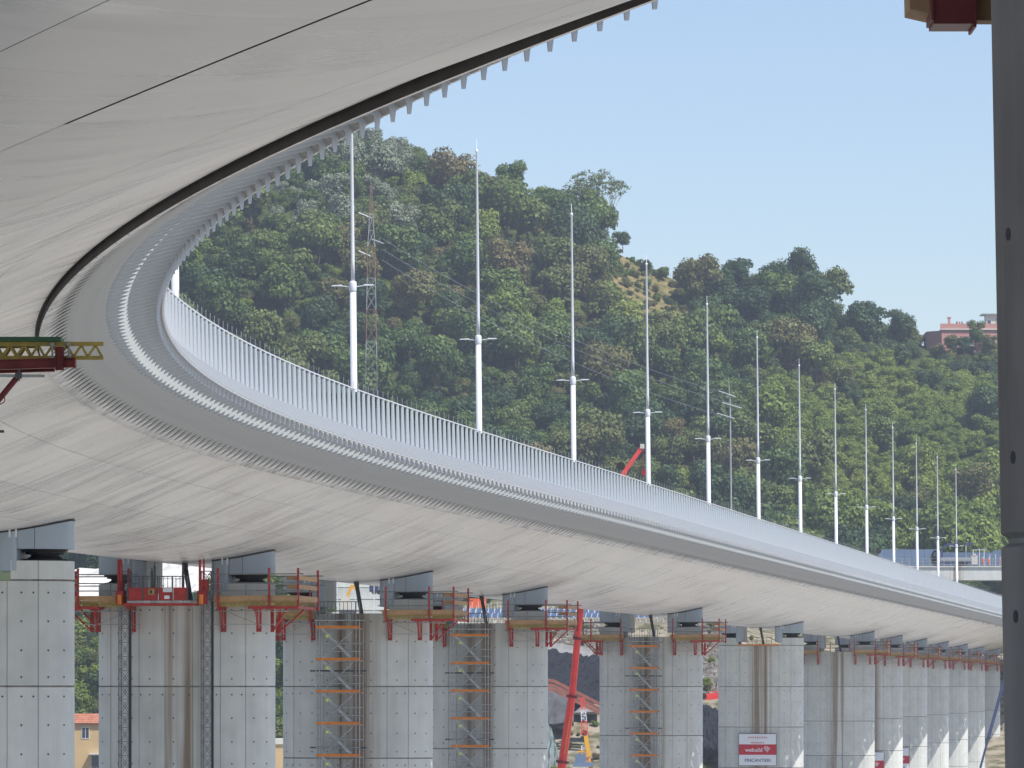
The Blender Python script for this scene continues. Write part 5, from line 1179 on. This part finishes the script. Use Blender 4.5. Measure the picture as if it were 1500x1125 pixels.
special('dark', 2, 1322, 496, 1385, 1.0, .8, 'low dark tree on the skyline left of the pink building', 2.2)
special('mixed', 2, 1430, 512, 1385, .55, .75, 'green tree in front of the pink building', 1.7)
for i_, (u_, k__) in enumerate(((1392, 'green'), (1412, 'dark green'), (1450, 'low green'))): special('dark' if i_ == 1 else 'mixed', i_, u_, 519, 1382, .5, .5, k__ + ' bushy tree hiding the foot of the pink building', i_)
special('mixed', 3, 912, 368, 1396, .55, .55, 'green tree on the skyline above the dry grass patch', .4)
for i_, (u_, yb_, w__) in enumerate(((945, 402, 'left'), (972, 412, 'middle'), (998, 420, 'right'))): special('dark' if i_ != 1 else 'mixed', i_, u_, yb_, 1394, .42, .42, 'small bush on the crest above the dry grass patch, %s one of three' % w__, i_)
special('brown', 0, 1420, 752, 1180, 1.15, 1.1, 'round brownish tree low on the slope near the right pier', .4)
special('brown', 1, 985, 655, 1165, .75, .7, 'reddish brown round tree low behind the deck railing', .9)
# the tall loose tree with bare branches
x, y, h = at_px(878, 358, 1394); t = thing('skyline_tree', 'tall loose tree with bare pale branches at the edge of the ridge', 'tree', (x, y, h), 0, 'trees standing out on the skyline')
mb = MB(); random.seed(8); TIP = []
def grow(p, d, l, r, lev):
    q = p + d * l; mb.tube(p, q, r, r * .62, 5)
    if lev >= 2: TIP.append((q, lev))
    if lev == 4: return
    for i in range(3 if lev else 4):
        nd = (d + Vector((random.uniform(-.75, .75), random.uniform(-.75, .75), random.uniform(-.1, .5)))).normalized(); grow(q, nd, l * random.uniform(.62, .85), r * .58, lev + 1)
grow(Vector((0, 0, -1)), Vector((.22, 0, 1)).normalized(), 6.4, .30, 0); grow(Vector((-1.5, 0, -1)), Vector((-.1, 0, 1)).normalized(), 6.4, .26, 0); grow(Vector((-4.5, 0, -1)), Vector((-.1, 0, 1)).normalized(), 5.4, .22, 0)
part('trunk', mb, M_pale_bark, t)
bl = [(p.x, p.y, p.z, 1.05) for p, l in TIP if l >= 3 and random.random() < .6]
c_ = crown_mesh(77, bl, 2900, .23, M_leaf, inner=.6); link('crown', c_, t)

# ------------------------------------------------------------------ air
hz = MB(); hz.box(-420, 520, -30, 1560, -70, 215)
M_haze = bpy.data.materials.new('haze_air'); M_haze.use_nodes = True; nt = M_haze.node_tree; nt.nodes.clear(); o_ = nt.nodes.new('ShaderNodeOutputMaterial'); pv = nt.nodes.new('ShaderNodeVolumePrincipled')
pv.inputs['Color'].default_value = (.78, .87, 1, 1); pv.inputs['Density'].default_value = .00015; pv.inputs['Anisotropy'].default_value = .2; nt.links.new(pv.outputs[0], o_.inputs['Volume'])
HAZE = True
if HAZE: o = link('haze', hz.mesh('haze', M_haze)); o['kind'] = 'stuff'; o['label'] = 'thin bluish summer haze in the air over the valley'
